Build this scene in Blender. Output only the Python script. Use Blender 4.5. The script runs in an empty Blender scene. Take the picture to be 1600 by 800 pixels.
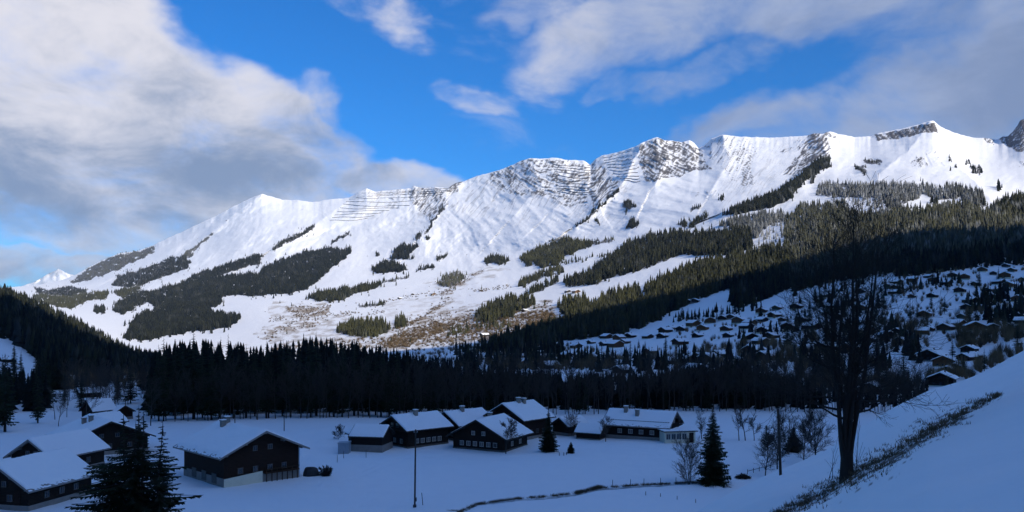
import bpy, math, random
import numpy as np
from mathutils import Vector, Matrix
random.seed(7); rng = np.random.default_rng(11)
R = math.radians
F = 1256.0; HZ = 505.0; EYE = 25.0      # focal length in photo pixels, horizon row, eye height (m)

# ------------------------------------------------------------------ camera, light, sky
SC = bpy.context.scene
cam = bpy.data.objects.new('camera', bpy.data.cameras.new('camera')); SC.collection.objects.link(cam)
cam.location = (0, 0, EYE); cam.rotation_euler = (R(90), 0, 0)
cam.data.sensor_width = 36; cam.data.lens = 36*F/1600; cam.data.shift_y = (HZ-400)/1600
cam.data.clip_start = .5; cam.data.clip_end = 60000
SC.camera = cam
SUN_AZ, SUN_EL = 138.0, 25.0            # clockwise from +Y (view direction)
S = Vector((math.sin(R(SUN_AZ))*math.cos(R(SUN_EL)), math.cos(R(SUN_AZ))*math.cos(R(SUN_EL)), math.sin(R(SUN_EL))))
sl = bpy.data.lights.new('sun', 'SUN'); sl.energy = 4.6; sl.angle = R(.53); sl.color = (1, .91, .77)
so = bpy.data.objects.new('sun', sl); SC.collection.objects.link(so); so.location = (300, -300, 600)
so.rotation_euler = S.to_track_quat('Z', 'Y').to_euler()
SC.view_settings.view_transform = 'Standard'; SC.view_settings.look = 'None'
SC.view_settings.exposure = .41; SC.view_settings.gamma = 1
SC.render.engine = 'CYCLES'
SC.cycles.use_denoising = True
SC.cycles.max_bounces = 6; SC.cycles.diffuse_bounces = 3; SC.cycles.glossy_bounces = 2
SC.cycles.use_adaptive_sampling = True; SC.cycles.adaptive_threshold = .02

world = bpy.data.worlds.new('World'); SC.world = world; world.use_nodes = True
def make_world():
    nt = world.node_tree; N = nt.nodes; L = nt.links; N.clear()
    def nd(t, **k):
        n = N.new(t)
        for a, b in k.items(): setattr(n, a, b)
        return n
    def m(op, a, b=None, c=None, clamp=False):
        n = nd('ShaderNodeMath', operation=op); n.use_clamp = clamp
        for i, v in enumerate((a, b, c)):
            if v is None: continue
            if isinstance(v, (int, float)): n.inputs[i].default_value = v
            else: L.new(v, n.inputs[i])
        return n.outputs[0]
    def mix(f, a, b, mode='MIX'):
        n = nd('ShaderNodeMix', data_type='RGBA', blend_type=mode)
        for i, v in ((0, f), (6, a), (7, b)):
            if isinstance(v, (int, float)): n.inputs[i].default_value = v
            elif isinstance(v, tuple): n.inputs[i].default_value = v+(1,)
            else: L.new(v, n.inputs[i])
        return n.outputs[2]
    sky = nd('ShaderNodeTexSky', sky_type='NISHITA'); sky.sun_disc = False
    sky.sun_elevation = R(SUN_EL); sky.sun_rotation = R(SUN_AZ)
    sky.altitude = 1200; sky.air_density = 1.0; sky.dust_density = .3; sky.ozone_density = 2.0
    blue = mix(1.0, sky.outputs[0], SKY_TINT, 'MULTIPLY')
    tc = nd('ShaderNodeTexCoord'); sep = nd('ShaderNodeSeparateXYZ'); L.new(tc.outputs['Generated'], sep.inputs[0])
    az = m('ARCTAN2', sep.outputs[0], sep.outputs[1]); el = m('ARCSINE', sep.outputs[2])
    def noise(scale, detail, rough, zs=1.0, off=0., dist=0.):
        mp = nd('ShaderNodeMapping'); mp.inputs['Scale'].default_value = (1, 1, zs); mp.inputs['Location'].default_value = (off, off*.7, off*.3)
        L.new(tc.outputs['Generated'], mp.inputs[0])
        n = nd('ShaderNodeTexNoise'); n.inputs['Scale'].default_value = scale; n.inputs['Detail'].default_value = detail
        n.inputs['Roughness'].default_value = rough; n.inputs['Distortion'].default_value = dist; L.new(mp.outputs[0], n.inputs['Vector'])
        return n.outputs[0]
    n1 = noise(6.5, 14, .60, 1.9, 0, .35); n2 = noise(1.8, 4, .5, 2.2, 3.1)
    # warp the direction a little so the cloud banks have uneven edges
    wa = m('MULTIPLY_ADD', noise(3.2, 5, .55, 1.5, 7.), .26, -.13); we = m('MULTIPLY_ADD', noise(3.6, 5, .55, 1.5, 12.), .16, -.08)
    comb = nd('ShaderNodeCombineXYZ'); L.new(m('ADD', az, wa), comb.inputs[0]); L.new(m('ADD', el, we), comb.inputs[1])
    total = None
    for (px, py, rx, ry, rot, w) in CLOUDS:
        a = math.atan((px-800)/F); e = math.atan((HZ-py)/F*math.cos(a))
        vs = nd('ShaderNodeVectorMath', operation='SUBTRACT'); L.new(comb.outputs[0], vs.inputs[0]); vs.inputs[1].default_value = (a, e, 0)
        vr = nd('ShaderNodeVectorRotate', rotation_type='Z_AXIS'); L.new(vs.outputs[0], vr.inputs[0]); vr.inputs['Angle'].default_value = R(-rot)
        vm = nd('ShaderNodeVectorMath', operation='MULTIPLY'); L.new(vr.outputs[0], vm.inputs[0]); vm.inputs[1].default_value = (F/rx*.9, F/ry, 0)
        g = nd('ShaderNodeTexGradient', gradient_type='SPHERICAL'); L.new(vm.outputs[0], g.inputs[0])
        q = m('MULTIPLY', m('SMOOTH_MIN', m('MULTIPLY', g.outputs[1], 2.2), 1.0, .3), w)
        total = q if total is None else m('MAXIMUM', total, q)
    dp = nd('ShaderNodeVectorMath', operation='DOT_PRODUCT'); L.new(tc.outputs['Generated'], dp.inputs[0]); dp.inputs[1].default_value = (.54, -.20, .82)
    fill_patch = nd('ShaderNodeMapRange', interpolation_type='SMOOTHSTEP'); L.new(dp.outputs['Value'], fill_patch.inputs[0]); fill_patch.inputs[1].default_value = .76; fill_patch.inputs[2].default_value = .92; fill_patch.inputs[4].default_value = .95  # unseen bright cloud patch, high behind right, added to lift the field's light
    total = m('MAXIMUM', total, fill_patch.outputs[0])
    dens = m('ADD', total, m('MULTIPLY_ADD', n1, 1.9, -.95))
    mr = nd('ShaderNodeMapRange', interpolation_type='SMOOTHSTEP'); L.new(dens, mr.inputs[0])
    mr.inputs[1].default_value = .14; mr.inputs[2].default_value = 1.0
    cov = m('MULTIPLY', mr.outputs[0], .95)
    # thick parts are grey-blue, thin edges bright
    thick = nd('ShaderNodeMapRange', interpolation_type='SMOOTHSTEP'); L.new(m('ADD', m('MULTIPLY', dens, .42), m('ADD', m('MULTIPLY_ADD', n2, 2.4, -1.2), m('MULTIPLY_ADD', noise(9., 12, .62, 1.8, 5., .4), -1.5, .75))), thick.inputs[0])
    thick.inputs[1].default_value = .1; thick.inputs[2].default_value = .95
    ccol = mix(thick.outputs[0], CLOUD_LIT, CLOUD_GREY)
    right = nd('ShaderNodeMapRange', interpolation_type='SMOOTHSTEP'); L.new(az, right.inputs[0]); right.inputs[1].default_value = -.15; right.inputs[2].default_value = .3
    ccol = mix(right.outputs[0], ccol, mix(thick.outputs[0], (.35, .42, .60), (.20, .27, .44)))
    ccol = mix(fill_patch.outputs[0], ccol, (.31, .46, .84))
    bg = nd('ShaderNodeBackground'); bg.inputs[1].default_value = SKY_STRENGTH
    cs = nd('ShaderNodeVectorMath', operation='SCALE'); L.new(ccol, cs.inputs[0]); cs.inputs['Scale'].default_value = CLOUD_GAIN/SKY_STRENGTH
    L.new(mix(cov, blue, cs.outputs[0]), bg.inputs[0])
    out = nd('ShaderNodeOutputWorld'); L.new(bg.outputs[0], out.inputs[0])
SKY_TINT = (.055, .585, 1.15); SKY_STRENGTH = .10; CLOUD_GAIN = .82
CLOUD_LIT = (.78, .76, .80); CLOUD_GREY = (.22, .29, .43)
CLOUDS = [(60, 160, 420, 210, -20, 1.), (290, 150, 330, 105, -33, .92), (470, 185, 150, 60, -35, .78), (150, 300, 380, 100, 0, .88), (330, 330, 150, 60, 0, .9),
          (600, 285, 170, 42, -8, .8), (420, 270, 170, 50, -5, .7), (60, 400, 260, 38, 0, .85), (520, 175, 60, 60, 0, .6),
          (590, 38, 110, 50, -18, .50), (1000, 60, 210, 85, 10, .66), (870, 20, 120, 50, 0, .5), (1120, 128, 110, 42, 14, .52), (1500, 140, 400, 110, 22, .92), (1330, 20, 330, 75, 0, .72),
          (1240, 200, 260, 50, 12, .72), (1560, 30, 260, 80, 0, .66), (990, 148, 70, 26, 0, .44), (740, 140, 80, 22, 0, .36), (2400, 150, 700, 200, 0, .6)]
make_world()

# ------------------------------------------------------------------ helpers
COL = SC.collection
def px2X(px): return (px-800)/F
def perlin(x, y, seed=0):
    x = np.asarray(x, float); y = np.asarray(y, float)
    xi = np.floor(x).astype(np.int64); yi = np.floor(y).astype(np.int64); xf = x-xi; yf = y-yi
    def g(ix, iy, dx, dy):
        h = (ix*374761393 + iy*668265263 + seed*974634777) & 0xffffffff
        h = ((h ^ (h >> 13))*1274126177) & 0xffffffff; h = h ^ (h >> 16)
        a = (h & 0xffff)/65536.*2*np.pi
        return np.cos(a)*dx+np.sin(a)*dy
    u = xf*xf*xf*(xf*(xf*6-15)+10); v = yf*yf*yf*(yf*(yf*6-15)+10)
    a = g(xi, yi, xf, yf)*(1-u)+g(xi+1, yi, xf-1, yf)*u
    b = g(xi, yi+1, xf, yf-1)*(1-u)+g(xi+1, yi+1, xf-1, yf-1)*u
    return (a*(1-v)+b*v)*1.4
def fbm(x, y, o=5, seed=0, ridged=False, gain=.5):
    s = 0; a = 1.; t = 0
    for i in range(o):
        n = perlin(x*2**i, y*2**i, seed+i*17)
        if ridged: n = 1-2*np.abs(n)
        s = s+a*n; t += a; a *= gain
    return s/t
def sstep(a, b, x):
    t = np.clip((x-a)/(b-a), 0, 1); return t*t*(3-2*t)

def props(o, label=None, cat=None, group=None, kind=None):
    if label: o['label'] = label
    if cat: o['category'] = cat
    if group: o['group'] = group
    if kind: o['kind'] = kind
    return o
def empty(name, loc=(0, 0, 0), rz=0., **k):
    o = bpy.data.objects.new(name, None); o.location = loc; o.rotation_euler = (0, 0, rz); o.empty_display_size = .5
    COL.objects.link(o); return props(o, **k)
def mesh_np(name, verts, faces, mat, parent=None, smooth=False, attrs=None, flat=False, loopn=None, **k):
    """faces: (n,3) or (n,4) array, or a list of mixed tuples"""
    me = bpy.data.meshes.new(name)
    if isinstance(faces, np.ndarray):
        v = np.asarray(verts, np.float32); n, kk = faces.shape
        me.vertices.add(len(v)); me.vertices.foreach_set('co', v.ravel())
        me.loops.add(n*kk); me.loops.foreach_set('vertex_index', faces.astype(np.int32).ravel())
        me.polygons.add(n); me.polygons.foreach_set('loop_start', np.arange(0, n*kk, kk, dtype=np.int32))
        me.update(calc_edges=True)
    else:
        me.from_pydata([tuple(p) for p in verts], [], faces); me.update()
    if smooth: me.polygons.foreach_set('use_smooth', np.ones(len(me.polygons), bool))
    for an, (dom, arr) in (attrs or {}).items():
        at = me.attributes.new(an, 'FLOAT', dom); at.data.foreach_set('value', np.asarray(arr, np.float32))
    for q in (mat if isinstance(mat, (list, tuple)) else [mat]): me.materials.append(q)
    o = bpy.data.objects.new(name, me); COL.objects.link(o)
    if parent: o.parent = parent
    return props(o, **k)
def children(o): return [c for c in o.children]
def dup(root, loc, rz, scale=(1, 1, 1), **k):
    c = root.copy(); COL.objects.link(c); c.location = loc; c.rotation_euler = (0, 0, rz); c.scale = scale
    for ch in KIDS.get(root.name, []):
        d = ch.copy(); COL.objects.link(d); d.parent = c
        for g in KIDS.get(ch.name, []):
            e = g.copy(); COL.objects.link(e); e.parent = d
    return props(c, **k)
KIDS = {}
def register(root):
    for o in list(COL.objects):
        p = o.parent
        while p is not None and p != root: p = p.parent
        if p == root: KIDS.setdefault(o.parent.name, []).append(o)

# ------------------------------------------------------------------ materials
def material(name, build):
    m = bpy.data.materials.new(name); m.use_nodes = True; nt = m.node_tree; nt.nodes.clear()
    out = nt.nodes.new('ShaderNodeOutputMaterial'); b = nt.nodes.new('ShaderNodeBsdfPrincipled'); nt.links.new(b.outputs[0], out.inputs[0])
    build(nt, b); return m
def node(nt, t, **k):
    n = nt.nodes.new(t)
    for a, b in k.items(): setattr(n, a, b)
    return n
def setin(nt, n, i, v):
    if isinstance(v, (int, float)): n.inputs[i].default_value = v
    elif isinstance(v, tuple): n.inputs[i].default_value = v if len(v) == len(n.inputs[i].default_value) else v+(1,)
    else: nt.links.new(v, n.inputs[i])
def nmix(nt, f, a, b, mode='MIX'):
    n = node(nt, 'ShaderNodeMix', data_type='RGBA', blend_type=mode)
    setin(nt, n, 0, f); setin(nt, n, 6, a); setin(nt, n, 7, b); return n.outputs[2]
def nnoise(nt, scale, detail=5, rough=.6, vec=None, mscale=None):
    tc = node(nt, 'ShaderNodeTexCoord'); mp = node(nt, 'ShaderNodeMapping'); mp.inputs['Scale'].default_value = mscale or (1, 1, 1)
    nt.links.new(tc.outputs[vec or 'Object'], mp.inputs[0])
    n = node(nt, 'ShaderNodeTexNoise'); n.inputs['Scale'].default_value = scale; n.inputs['Detail'].default_value = detail; n.inputs['Roughness'].default_value = rough
    nt.links.new(mp.outputs[0], n.inputs['Vector']); return n.outputs[0]
def ramp(nt, f, a, b):
    n = node(nt, 'ShaderNodeMapRange', interpolation_type='SMOOTHSTEP'); setin(nt, n, 0, f); n.inputs[1].default_value = a; n.inputs[2].default_value = b; return n.outputs[0]
def attr(nt, nm):
    n = node(nt, 'ShaderNodeAttribute', attribute_name=nm); return n.outputs['Fac']
def bump(nt, b, h, strength, dist):
    n = node(nt, 'ShaderNodeBump'); n.inputs['Strength'].default_value = strength; n.inputs['Distance'].default_value = dist
    nt.links.new(h, n.inputs['Height']); nt.links.new(n.outputs[0], b.inputs['Normal'])
def b_snow(scale, dist, strength=.5):
    def f(nt, b):
        n = nnoise(nt, scale, 7, .62)
        nt.links.new(nmix(nt, n, (.80, .82, .85), (.88, .89, .90)), b.inputs['Base Color'])
        b.inputs['Roughness'].default_value = .75; b.inputs['Specular IOR Level'].default_value = .25
        bump(nt, b, n, strength, dist)
    return f
M = {}
M['snow'] = material('snow', b_snow(1.2, .12))
def b_plain(c, rough=.85, var=.35, scale=3., spec=.3, metal=0., bmp=0., mscale=None):
    def f(nt, b):
        n = nnoise(nt, scale, 5, .6, mscale=mscale)
        dk = tuple(x*(1-var) for x in c); lt = tuple(min(1, x*(1+var)) for x in c)
        nt.links.new(nmix(nt, n, dk, lt), b.inputs['Base Color'])
        b.inputs['Roughness'].default_value = rough; b.inputs['Specular IOR Level'].default_value = spec; b.inputs['Metallic'].default_value = metal
        if bmp: bump(nt, b, n, .6, bmp)
    return f
def b_wood(c):
    def f(nt, b):
        w = node(nt, 'ShaderNodeTexWave', wave_type='BANDS', bands_direction='Z'); w.inputs['Scale'].default_value = 1.6; w.inputs['Distortion'].default_value = .6; w.inputs['Detail'].default_value = 2
        tc = node(nt, 'ShaderNodeTexCoord'); nt.links.new(tc.outputs['Object'], w.inputs['Vector'])
        n = nnoise(nt, 1.4, 6, .65, mscale=(1, 1, 5))
        a = nmix(nt, n, tuple(x*.5 for x in c), tuple(x*1.7 for x in c))
        nt.links.new(nmix(nt, ramp(nt, w.outputs['Fac'], .0, .25), tuple(x*.25 for x in c), a), b.inputs['Base Color'])
        b.inputs['Roughness'].default_value = .85; b.inputs['Specular IOR Level'].default_value = .15
        bump(nt, b, w.outputs['Fac'], .5, .03)
    return f
M['wood_dark'] = material('wood_dark', b_wood((.019, .013, .010)))
M['wood_red'] = material('wood_red', b_wood((.026, .014, .010)))
M['wood_black'] = material('wood_black', b_wood((.018, .013, .011)))
M['wood_brown'] = material('wood_brown', b_wood((.055, .032, .019)))
M['wood_amber'] = material('wood_amber', b_wood((.13, .066, .032)))
M['wood_grey'] = material('wood_grey', b_plain((.10, .09, .08), scale=2, mscale=(1, 1, 4)))
M['roof_dark'] = material('roof_dark', b_plain((.04, .035, .033), scale=4))
M['tile'] = material('tile', b_plain((.22, .20, .19), scale=5, var=.5))
M['plaster'] = material('plaster', b_plain((.62, .58, .46), var=.12, scale=1.5))
M['concrete'] = material('concrete', b_plain((.22, .20, .18), var=.35, scale=1.5))
M['white_paint'] = material('white_paint', b_plain((.42, .42, .40), var=.05))
M['metal'] = material('metal', b_plain((.30, .36, .42), rough=.45, var=.2, metal=.4))
M['metal_dark'] = material('metal_dark', b_plain((.05, .05, .055), rough=.6, var=.3, metal=.3))
M['glass'] = material('glass', b_plain((.03, .035, .045), rough=.08, var=.05, spec=.8))
M['curtain'] = material('curtain', b_plain((.10, .10, .095), rough=.4, var=.2))
M['pole'] = material('pole', b_plain((.035, .028, .024), var=.3, scale=2))
M['bark'] = material('bark', b_plain((.026, .021, .018), var=.5, scale=4, bmp=.04, mscale=(1, 1, .3)))
M['bark_pale'] = material('bark_pale', b_plain((.055, .043, .036), var=.4, scale=2))
M['tarp'] = material('tarp', b_plain((.02, .021, .025), rough=.6, var=.3, spec=.4))
M['dirt'] = material('dirt', b_plain((.075, .05, .035), var=.5, scale=1.2))
M['dry_grass'] = material('dry_grass', b_plain((.10, .075, .045), var=.5, scale=.8))
def b_needles(c1, c2, snowy=0.):
    def f(nt, b):
        oi = node(nt, 'ShaderNodeObjectInfo')
        n = nnoise(nt, 1.2, 4, .7)
        a = nmix(nt, n, c1, c2)
        a = nmix(nt, ramp(nt, oi.outputs['Random'], 0, 1), a, nmix(nt, .5, a, (.012, .02, .012)))
        nt.links.new(a, b.inputs['Base Color'])
        b.inputs['Roughness'].default_value = .8; b.inputs['Specular IOR Level'].default_value = .1
    return f
M['needles'] = material('needles', b_needles((.016, .026, .014), (.035, .048, .024)))
def b_far(nt, b):
    t = attr(nt, 'tint')
    a = nmix(nt, t, (.007, .011, .012), (.060, .060, .028))  # dark end lowered to stand in for cloud shade on the far-left forests
    oi = attr(nt, 'frost')
    nt.links.new(nmix(nt, oi, a, (.62, .64, .66)), b.inputs['Base Color'])
    b.inputs['Roughness'].default_value = .9; b.inputs['Specular IOR Level'].default_value = .05
M['far_needles'] = material('far_needles', b_far)
def b_brush(nt, b):
    t = attr(nt, 'tint')
    nt.links.new(nmix(nt, t, (.06, .045, .03), (.20, .145, .085)), b.inputs['Base Color']); b.inputs['Roughness'].default_value = .9; b.inputs['Specular IOR Level'].default_value = .05
M['brush'] = material('brush', b_brush)
def b_mount(nt, b):
    n = nnoise(nt, .012, 9, .65); n2 = nnoise(nt, .05, 6, .7, mscale=(1, 1, 2.5))
    snow = nmix(nt, n, (.82, .83, .85), (.90, .90, .90))
    rock = nmix(nt, ramp(nt, n2, .3, .7), (.055, .055, .062), (.19, .175, .165))
    c = nmix(nt, attr(nt, 'rock'), snow, rock)
    c = nmix(nt, attr(nt, 'earth'), c, nmix(nt, n2, (.17, .12, .075), (.40, .31, .21)))
    nt.links.new(c, b.inputs['Base Color']); b.inputs['Roughness'].default_value = .8; b.inputs['Specular IOR Level'].default_value = .15
    bump(nt, b, n2, .35, 6.)
M['mount'] = material('mount', b_mount)
def b_ground(nt, b):
    n = nnoise(nt, .35, 8, .6); n3 = nnoise(nt, .06, 4, .5)
    snow = nmix(nt, n, (.80, .82, .85), (.88, .89, .90))
    c = nmix(nt, attr(nt, 'earth'), snow, (.06, .045, .032))
    nt.links.new(c, b.inputs['Base Color']); b.inputs['Roughness'].default_value = .75; b.inputs['Specular IOR Level'].default_value = .2
    ad = node(nt, 'ShaderNodeMath', operation='MULTIPLY_ADD'); nt.links.new(n3, ad.inputs[0]); ad.inputs[1].default_value = 3.; nt.links.new(n, ad.inputs[2])
    bump(nt, b, ad.outputs[0], .5, .25)
M['ground'] = material('ground', b_ground)

# ------------------------------------------------------------------ terrain
RIDGE = [(-900, 400), (-500, 420), (-200, 440), (0, 450), (60, 445), (100, 437), (120, 428), (150, 411), (185, 396), (215, 392), (240, 383), (262, 372), (285, 362), (310, 350), (340, 336), (360, 325), (380, 315), (395, 308), (410, 303), (425, 307), (440, 312),
         (470, 313), (490, 316), (505, 313), (520, 311), (545, 309), (560, 300), (573, 294), (585, 299), (610, 297), (640, 294), (648, 290), (660, 294), (680, 292), (700, 294), (712, 286), (725, 283), (745, 275), (765, 270), (785, 264), (800, 258), (812, 252),
         (828, 247), (850, 248), (868, 246), (885, 250), (900, 250), (912, 251), (922, 257), (930, 249), (940, 243), (965, 238), (990, 230), (1005, 222), (1018, 217), (1027, 214), (1038, 219), (1052, 220), (1065, 222), (1078, 219), (1085, 224), (1092, 232),
         (1100, 227), (1112, 217), (1130, 210), (1150, 213), (1170, 214), (1210, 215), (1245, 213), (1262, 212), (1272, 208), (1285, 209), (1297, 205), (1310, 209), (1335, 214), (1360, 213), (1372, 208), (1390, 205), (1410, 201), (1430, 196), (1450, 190),
         (1458, 188), (1466, 195), (1478, 202), (1500, 210), (1520, 215), (1540, 216), (1560, 218), (1567, 213), (1575, 213), (1583, 205), (1590, 196), (1594, 188), (1600, 186), (1640, 170), (1700, 180), (1800, 150), (2100, 120), (2600, 150), (3200, 250)]
CTRL = {-900: [(330, 560), (600, 480), (1700, 330), (2300, 380), (3000, 430), (4500, 450), (7000, 430), (9000, 400)],
        -400: [(330, 590), (600, 530), (1700, 400), (2300, 430), (3000, 460), (4500, 465), (7000, 445), (9000, 430)],
        0: [(330, 595), (600, 528), (1700, 452), (2300, 482), (3200, 490), (4800, 475), (7000, 458), (9000, 450)],
        60: [(330, 600), (620, 550), (1650, 478), (2300, 505), (3000, 498), (4800, 475), (7000, 452), (8800, 445)],
        120: [(330, 602), (650, 580), (1600, 508), (2200, 525), (3000, 505), (4700, 475), (6500, 452), (8600, 430)],
        200: [(330, 605), (650, 590), (1500, 552), (2100, 550), (2800, 520), (4200, 472), (5800, 435), (8000, 395)],
        300: [(330, 605), (650, 588), (1300, 565), (1900, 548), (2600, 520), (3700, 470), (5200, 425), (7500, 352)],
        400: [(330, 605), (600, 588), (1100, 566), (1600, 549), (2200, 515), (3400, 460), (4700, 410), (7000, 308)],
        550: [(330, 605), (550, 588), (900, 565), (1300, 545), (2000, 505), (3000, 455), (4300, 400), (6400, 305)],
        700: [(330, 602), (500, 585), (750, 560), (1150, 540), (1700, 505), (2600, 450), (3700, 400), (5800, 292)],
        850: [(330, 600), (460, 582), (650, 560), (950, 530), (1400, 490), (2100, 440), (3000, 390), (5200, 247)],
        1000: [(330, 600), (450, 580), (600, 560), (850, 520), (1150, 480), (1600, 430), (2400, 370), (4600, 225)],
        1200: [(330, 600), (420, 575), (550, 545), (750, 500), (950, 450), (1350, 395), (2100, 330), (4000, 214)],
        1400: [(330, 600), (400, 575), (520, 530), (700, 460), (850, 410), (1200, 350), (1800, 300), (3600, 203)],
        1600: [(330, 590), (400, 565), (500, 520), (700, 450), (850, 400), (1200, 345), (1700, 300), (3300, 188)],
        2000: [(330, 565), (400, 530), (500, 480), (700, 410), (850, 360), (1200, 305), (1700, 260), (3300, 130)],
        3200: [(330, 565), (400, 540), (500, 500), (700, 450), (850, 420), (1200, 380), (1700, 350), (3300, 250)]}
pxs = np.concatenate([np.linspace(-900, -60, 70), np.arange(-56, 1656, 1.4), np.linspace(1660, 3100, 90)])
XS = px2X(pxs); NC = len(pxs)
def seg_dist(px, py, poly):
    best = np.full(np.broadcast(px, py).shape, 1e9); side = np.zeros_like(best)
    for (x0, y0), (x1, y1) in zip(poly[:-1], poly[1:]):
        dx, dy = x1-x0, y1-y0; l2 = dx*dx+dy*dy
        t = np.clip(((px-x0)*dx+(py-y0)*dy)/l2, 0, 1)
        d = np.hypot(px-x0-t*dx, py-y0-t*dy)
        s = np.sign(dx*(py-y0)-dy*(px-x0)); k = d < best
        best = np.where(k, d, best); side = np.where(k, s, side)
    return best, side
def field_z(X, s):
    x = X*s
    z = .5*perlin(x/60+3, s/60, 5)+.12*perlin(x/17, s/17, 6)
    # terrain swells a little below the two groups of chalets
    return z
SIL = [(-900, -2.5), (0, -1.0), (500, -.62), (800, -.36), (1000, -.275), (1090, (505-798)/F), (1140, (505-770)/F), (1240, (505-722)/F), (1300, (505-690)/F), (1345, (505-660)/F), (1400, (505-628)/F), (1450, (505-604)/F), (1500, (505-586)/F), (1550, (505-569)/F), (1600, (505-550)/F), (2000, (505-420)/F), (3200, -.1)]
def ground_z(X, s):
    """height of the near ground: flat field with the slope the camera stands on to the right"""
    X = np.asarray(X, float); s = np.asarray(s, float); px = X*F+800
    fz = field_z(X, s)
    E = np.interp(px, [a for a, b in SIL], [b for a, b in SIL]); sc = 66.; V = E+4.5/sc
    hz = 20.5+s*V - .014*np.maximum(s-sc, 0)**2
    hz = hz+.25*perlin(X*s/9, s/9, 8)*sstep(8, 20, s)
    # the little bank that carries the bare tree
    sb = 36+.012*(px-1240)*.6
    hz = hz-.55*sstep(-1.6, 1.6, s-sb)*sstep(1180, 1300, px)*(1-sstep(1500, 1620, px))
    k = 1.2; d = np.clip(.5+.5*(hz-fz)/k/2, 0, 1)
    return fz*(1-d)+hz*d+k*2*d*(1-d)*.5
# ---- mountain control rows
cpx = sorted(CTRL); K = 8
D = np.stack([np.interp(pxs, cpx, [CTRL[c][k][0] for c in cpx]) for k in range(K)])
Y = np.stack([np.interp(pxs, cpx, [CTRL[c][k][1] for c in cpx]) for k in range(K)])
def smooth_cols(A, width_px):
    out = A.copy(); g = np.arange(-900, 3100, 4.)
    w = np.exp(-.5*(np.arange(-60, 61)*4/width_px)**2); w /= w.sum()
    for k in range(A.shape[0]):
        a = np.interp(g, pxs, A[k]); a = np.convolve(np.pad(a, 60, mode='edge'), w, 'valid'); out[k] = np.interp(pxs, g, a)
    return out
D = smooth_cols(D, 45); Y = smooth_cols(Y, 30)
RY = np.interp(pxs, [a for a, b in RIDGE], [b for a, b in RIDGE])
RY = RY+np.where(pxs > 230, 1.3, .5)*fbm(pxs/9., pxs*0, 3, 91)
RYS = smooth_cols(RY[None, :], 22)[0]; Y[-1] = RYS
E8 = (HZ-Y)/F
d0 = np.full(NC, 210.); e0 = (ground_z(XS, d0)-EYE)/d0
D = np.vstack([d0, D]); E8 = np.vstack([e0, E8])
NSEG = [8, 10, 18, 26, 34, 44, 60, 170]
rows_s, rows_e, rows_t = [], [], []
for k in range(8):
    for j in range(NSEG[k]):
        t = j/NSEG[k]
        lo, hi = max(k-1, 0), min(k+2, 8)
        def her(A):
            p0, p1 = A[k], A[k+1]; m0 = (A[k+1]-A[lo])/2 if k > 0 else (p1-p0); m1 = (A[hi]-A[k])/2 if k < 7 else (p1-p0)
            same = (np.sign(m0) == np.sign(p1-p0)); lim = 1.6*np.abs(p1-p0)
            m0_ = np.clip(m0, -lim, lim); m1_ = np.clip(m1, -lim, lim)
            return p0*(2*t**3-3*t*t+1)+m0_*(t**3-2*t*t+t)+p1*(-2*t**3+3*t*t)+m1_*(t**3-t*t)
        rows_s.append(np.exp(her(np.log(D)))); rows_e.append(her(E8)); rows_t.append(k+t)
rows_s.append(D[8]); rows_e.append(E8[8]); rows_t.append(8.)
MS = np.array(rows_s); ME = np.array(rows_e); MT = np.array(rows_t)[:, None]+np.zeros((1, NC))
ME = ME+(RYS-RY)[None, :]/F*np.clip(MT-7, 0, 1)**5
PX = pxs[None, :]+np.zeros_like(ME); PY = HZ-ME*F
# relief: ribs, gullies and spurs change the distance of the slope along its own line of depth
up = sstep(4.6, 7.2, MT)
zw = EYE+ME*MS; xw = XS[None, :]*MS
rib = fbm((xw+zw*.55)/420., zw/1500., 5, 31, True, .52)
fine = fbm((xw+zw*.4)/110., zw/260., 5, 57, True, .6)
big = fbm(xw/1500., zw/1100.+MS/3000., 3, 77)
lower = fbm(xw/260., MS/320., 5, 63)
SPURS = [([(1285, 208), (1292, 240), (1245, 285), (1130, 332)], .055, 26), ([(1455, 188), (1470, 225), (1500, 262), (1545, 310)], .05, 45), ([(1455, 188), (1420, 235), (1370, 275)], .035, 30),
         ([(1000, 235), (970, 292), (930, 330), (900, 352)], .038, 22), ([(700, 292), (694, 322), (655, 372)], .03, 24), ([(573, 294), (500, 345), (428, 388)], .03, 34),
         ([(410, 303), (334, 360), (285, 404)], .03, 26), ([(830, 247), (845, 290), (800, 340)], .02, 26), ([(1030, 214), (1040, 250), (1020, 290)], .03, 24), ([(1130, 211), (1140, 250), (1110, 300)], .022, 24),
         ([(880, 250), (890, 300), (860, 330)], .016, 18), ([(920, 258), (922, 290), (935, 315)], .018, 15)]
dsp = np.zeros_like(ME)
for poly, A, w in SPURS:
    d, sd = seg_dist(PX+7*fbm(PX/30, PY/30, 3, 5), PY, poly)
    dsp += A*np.exp(-(d/w)*np.where(sd > 0, .75, 1.5))
cliff = np.zeros_like(ME)   # where rock comes through
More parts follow.
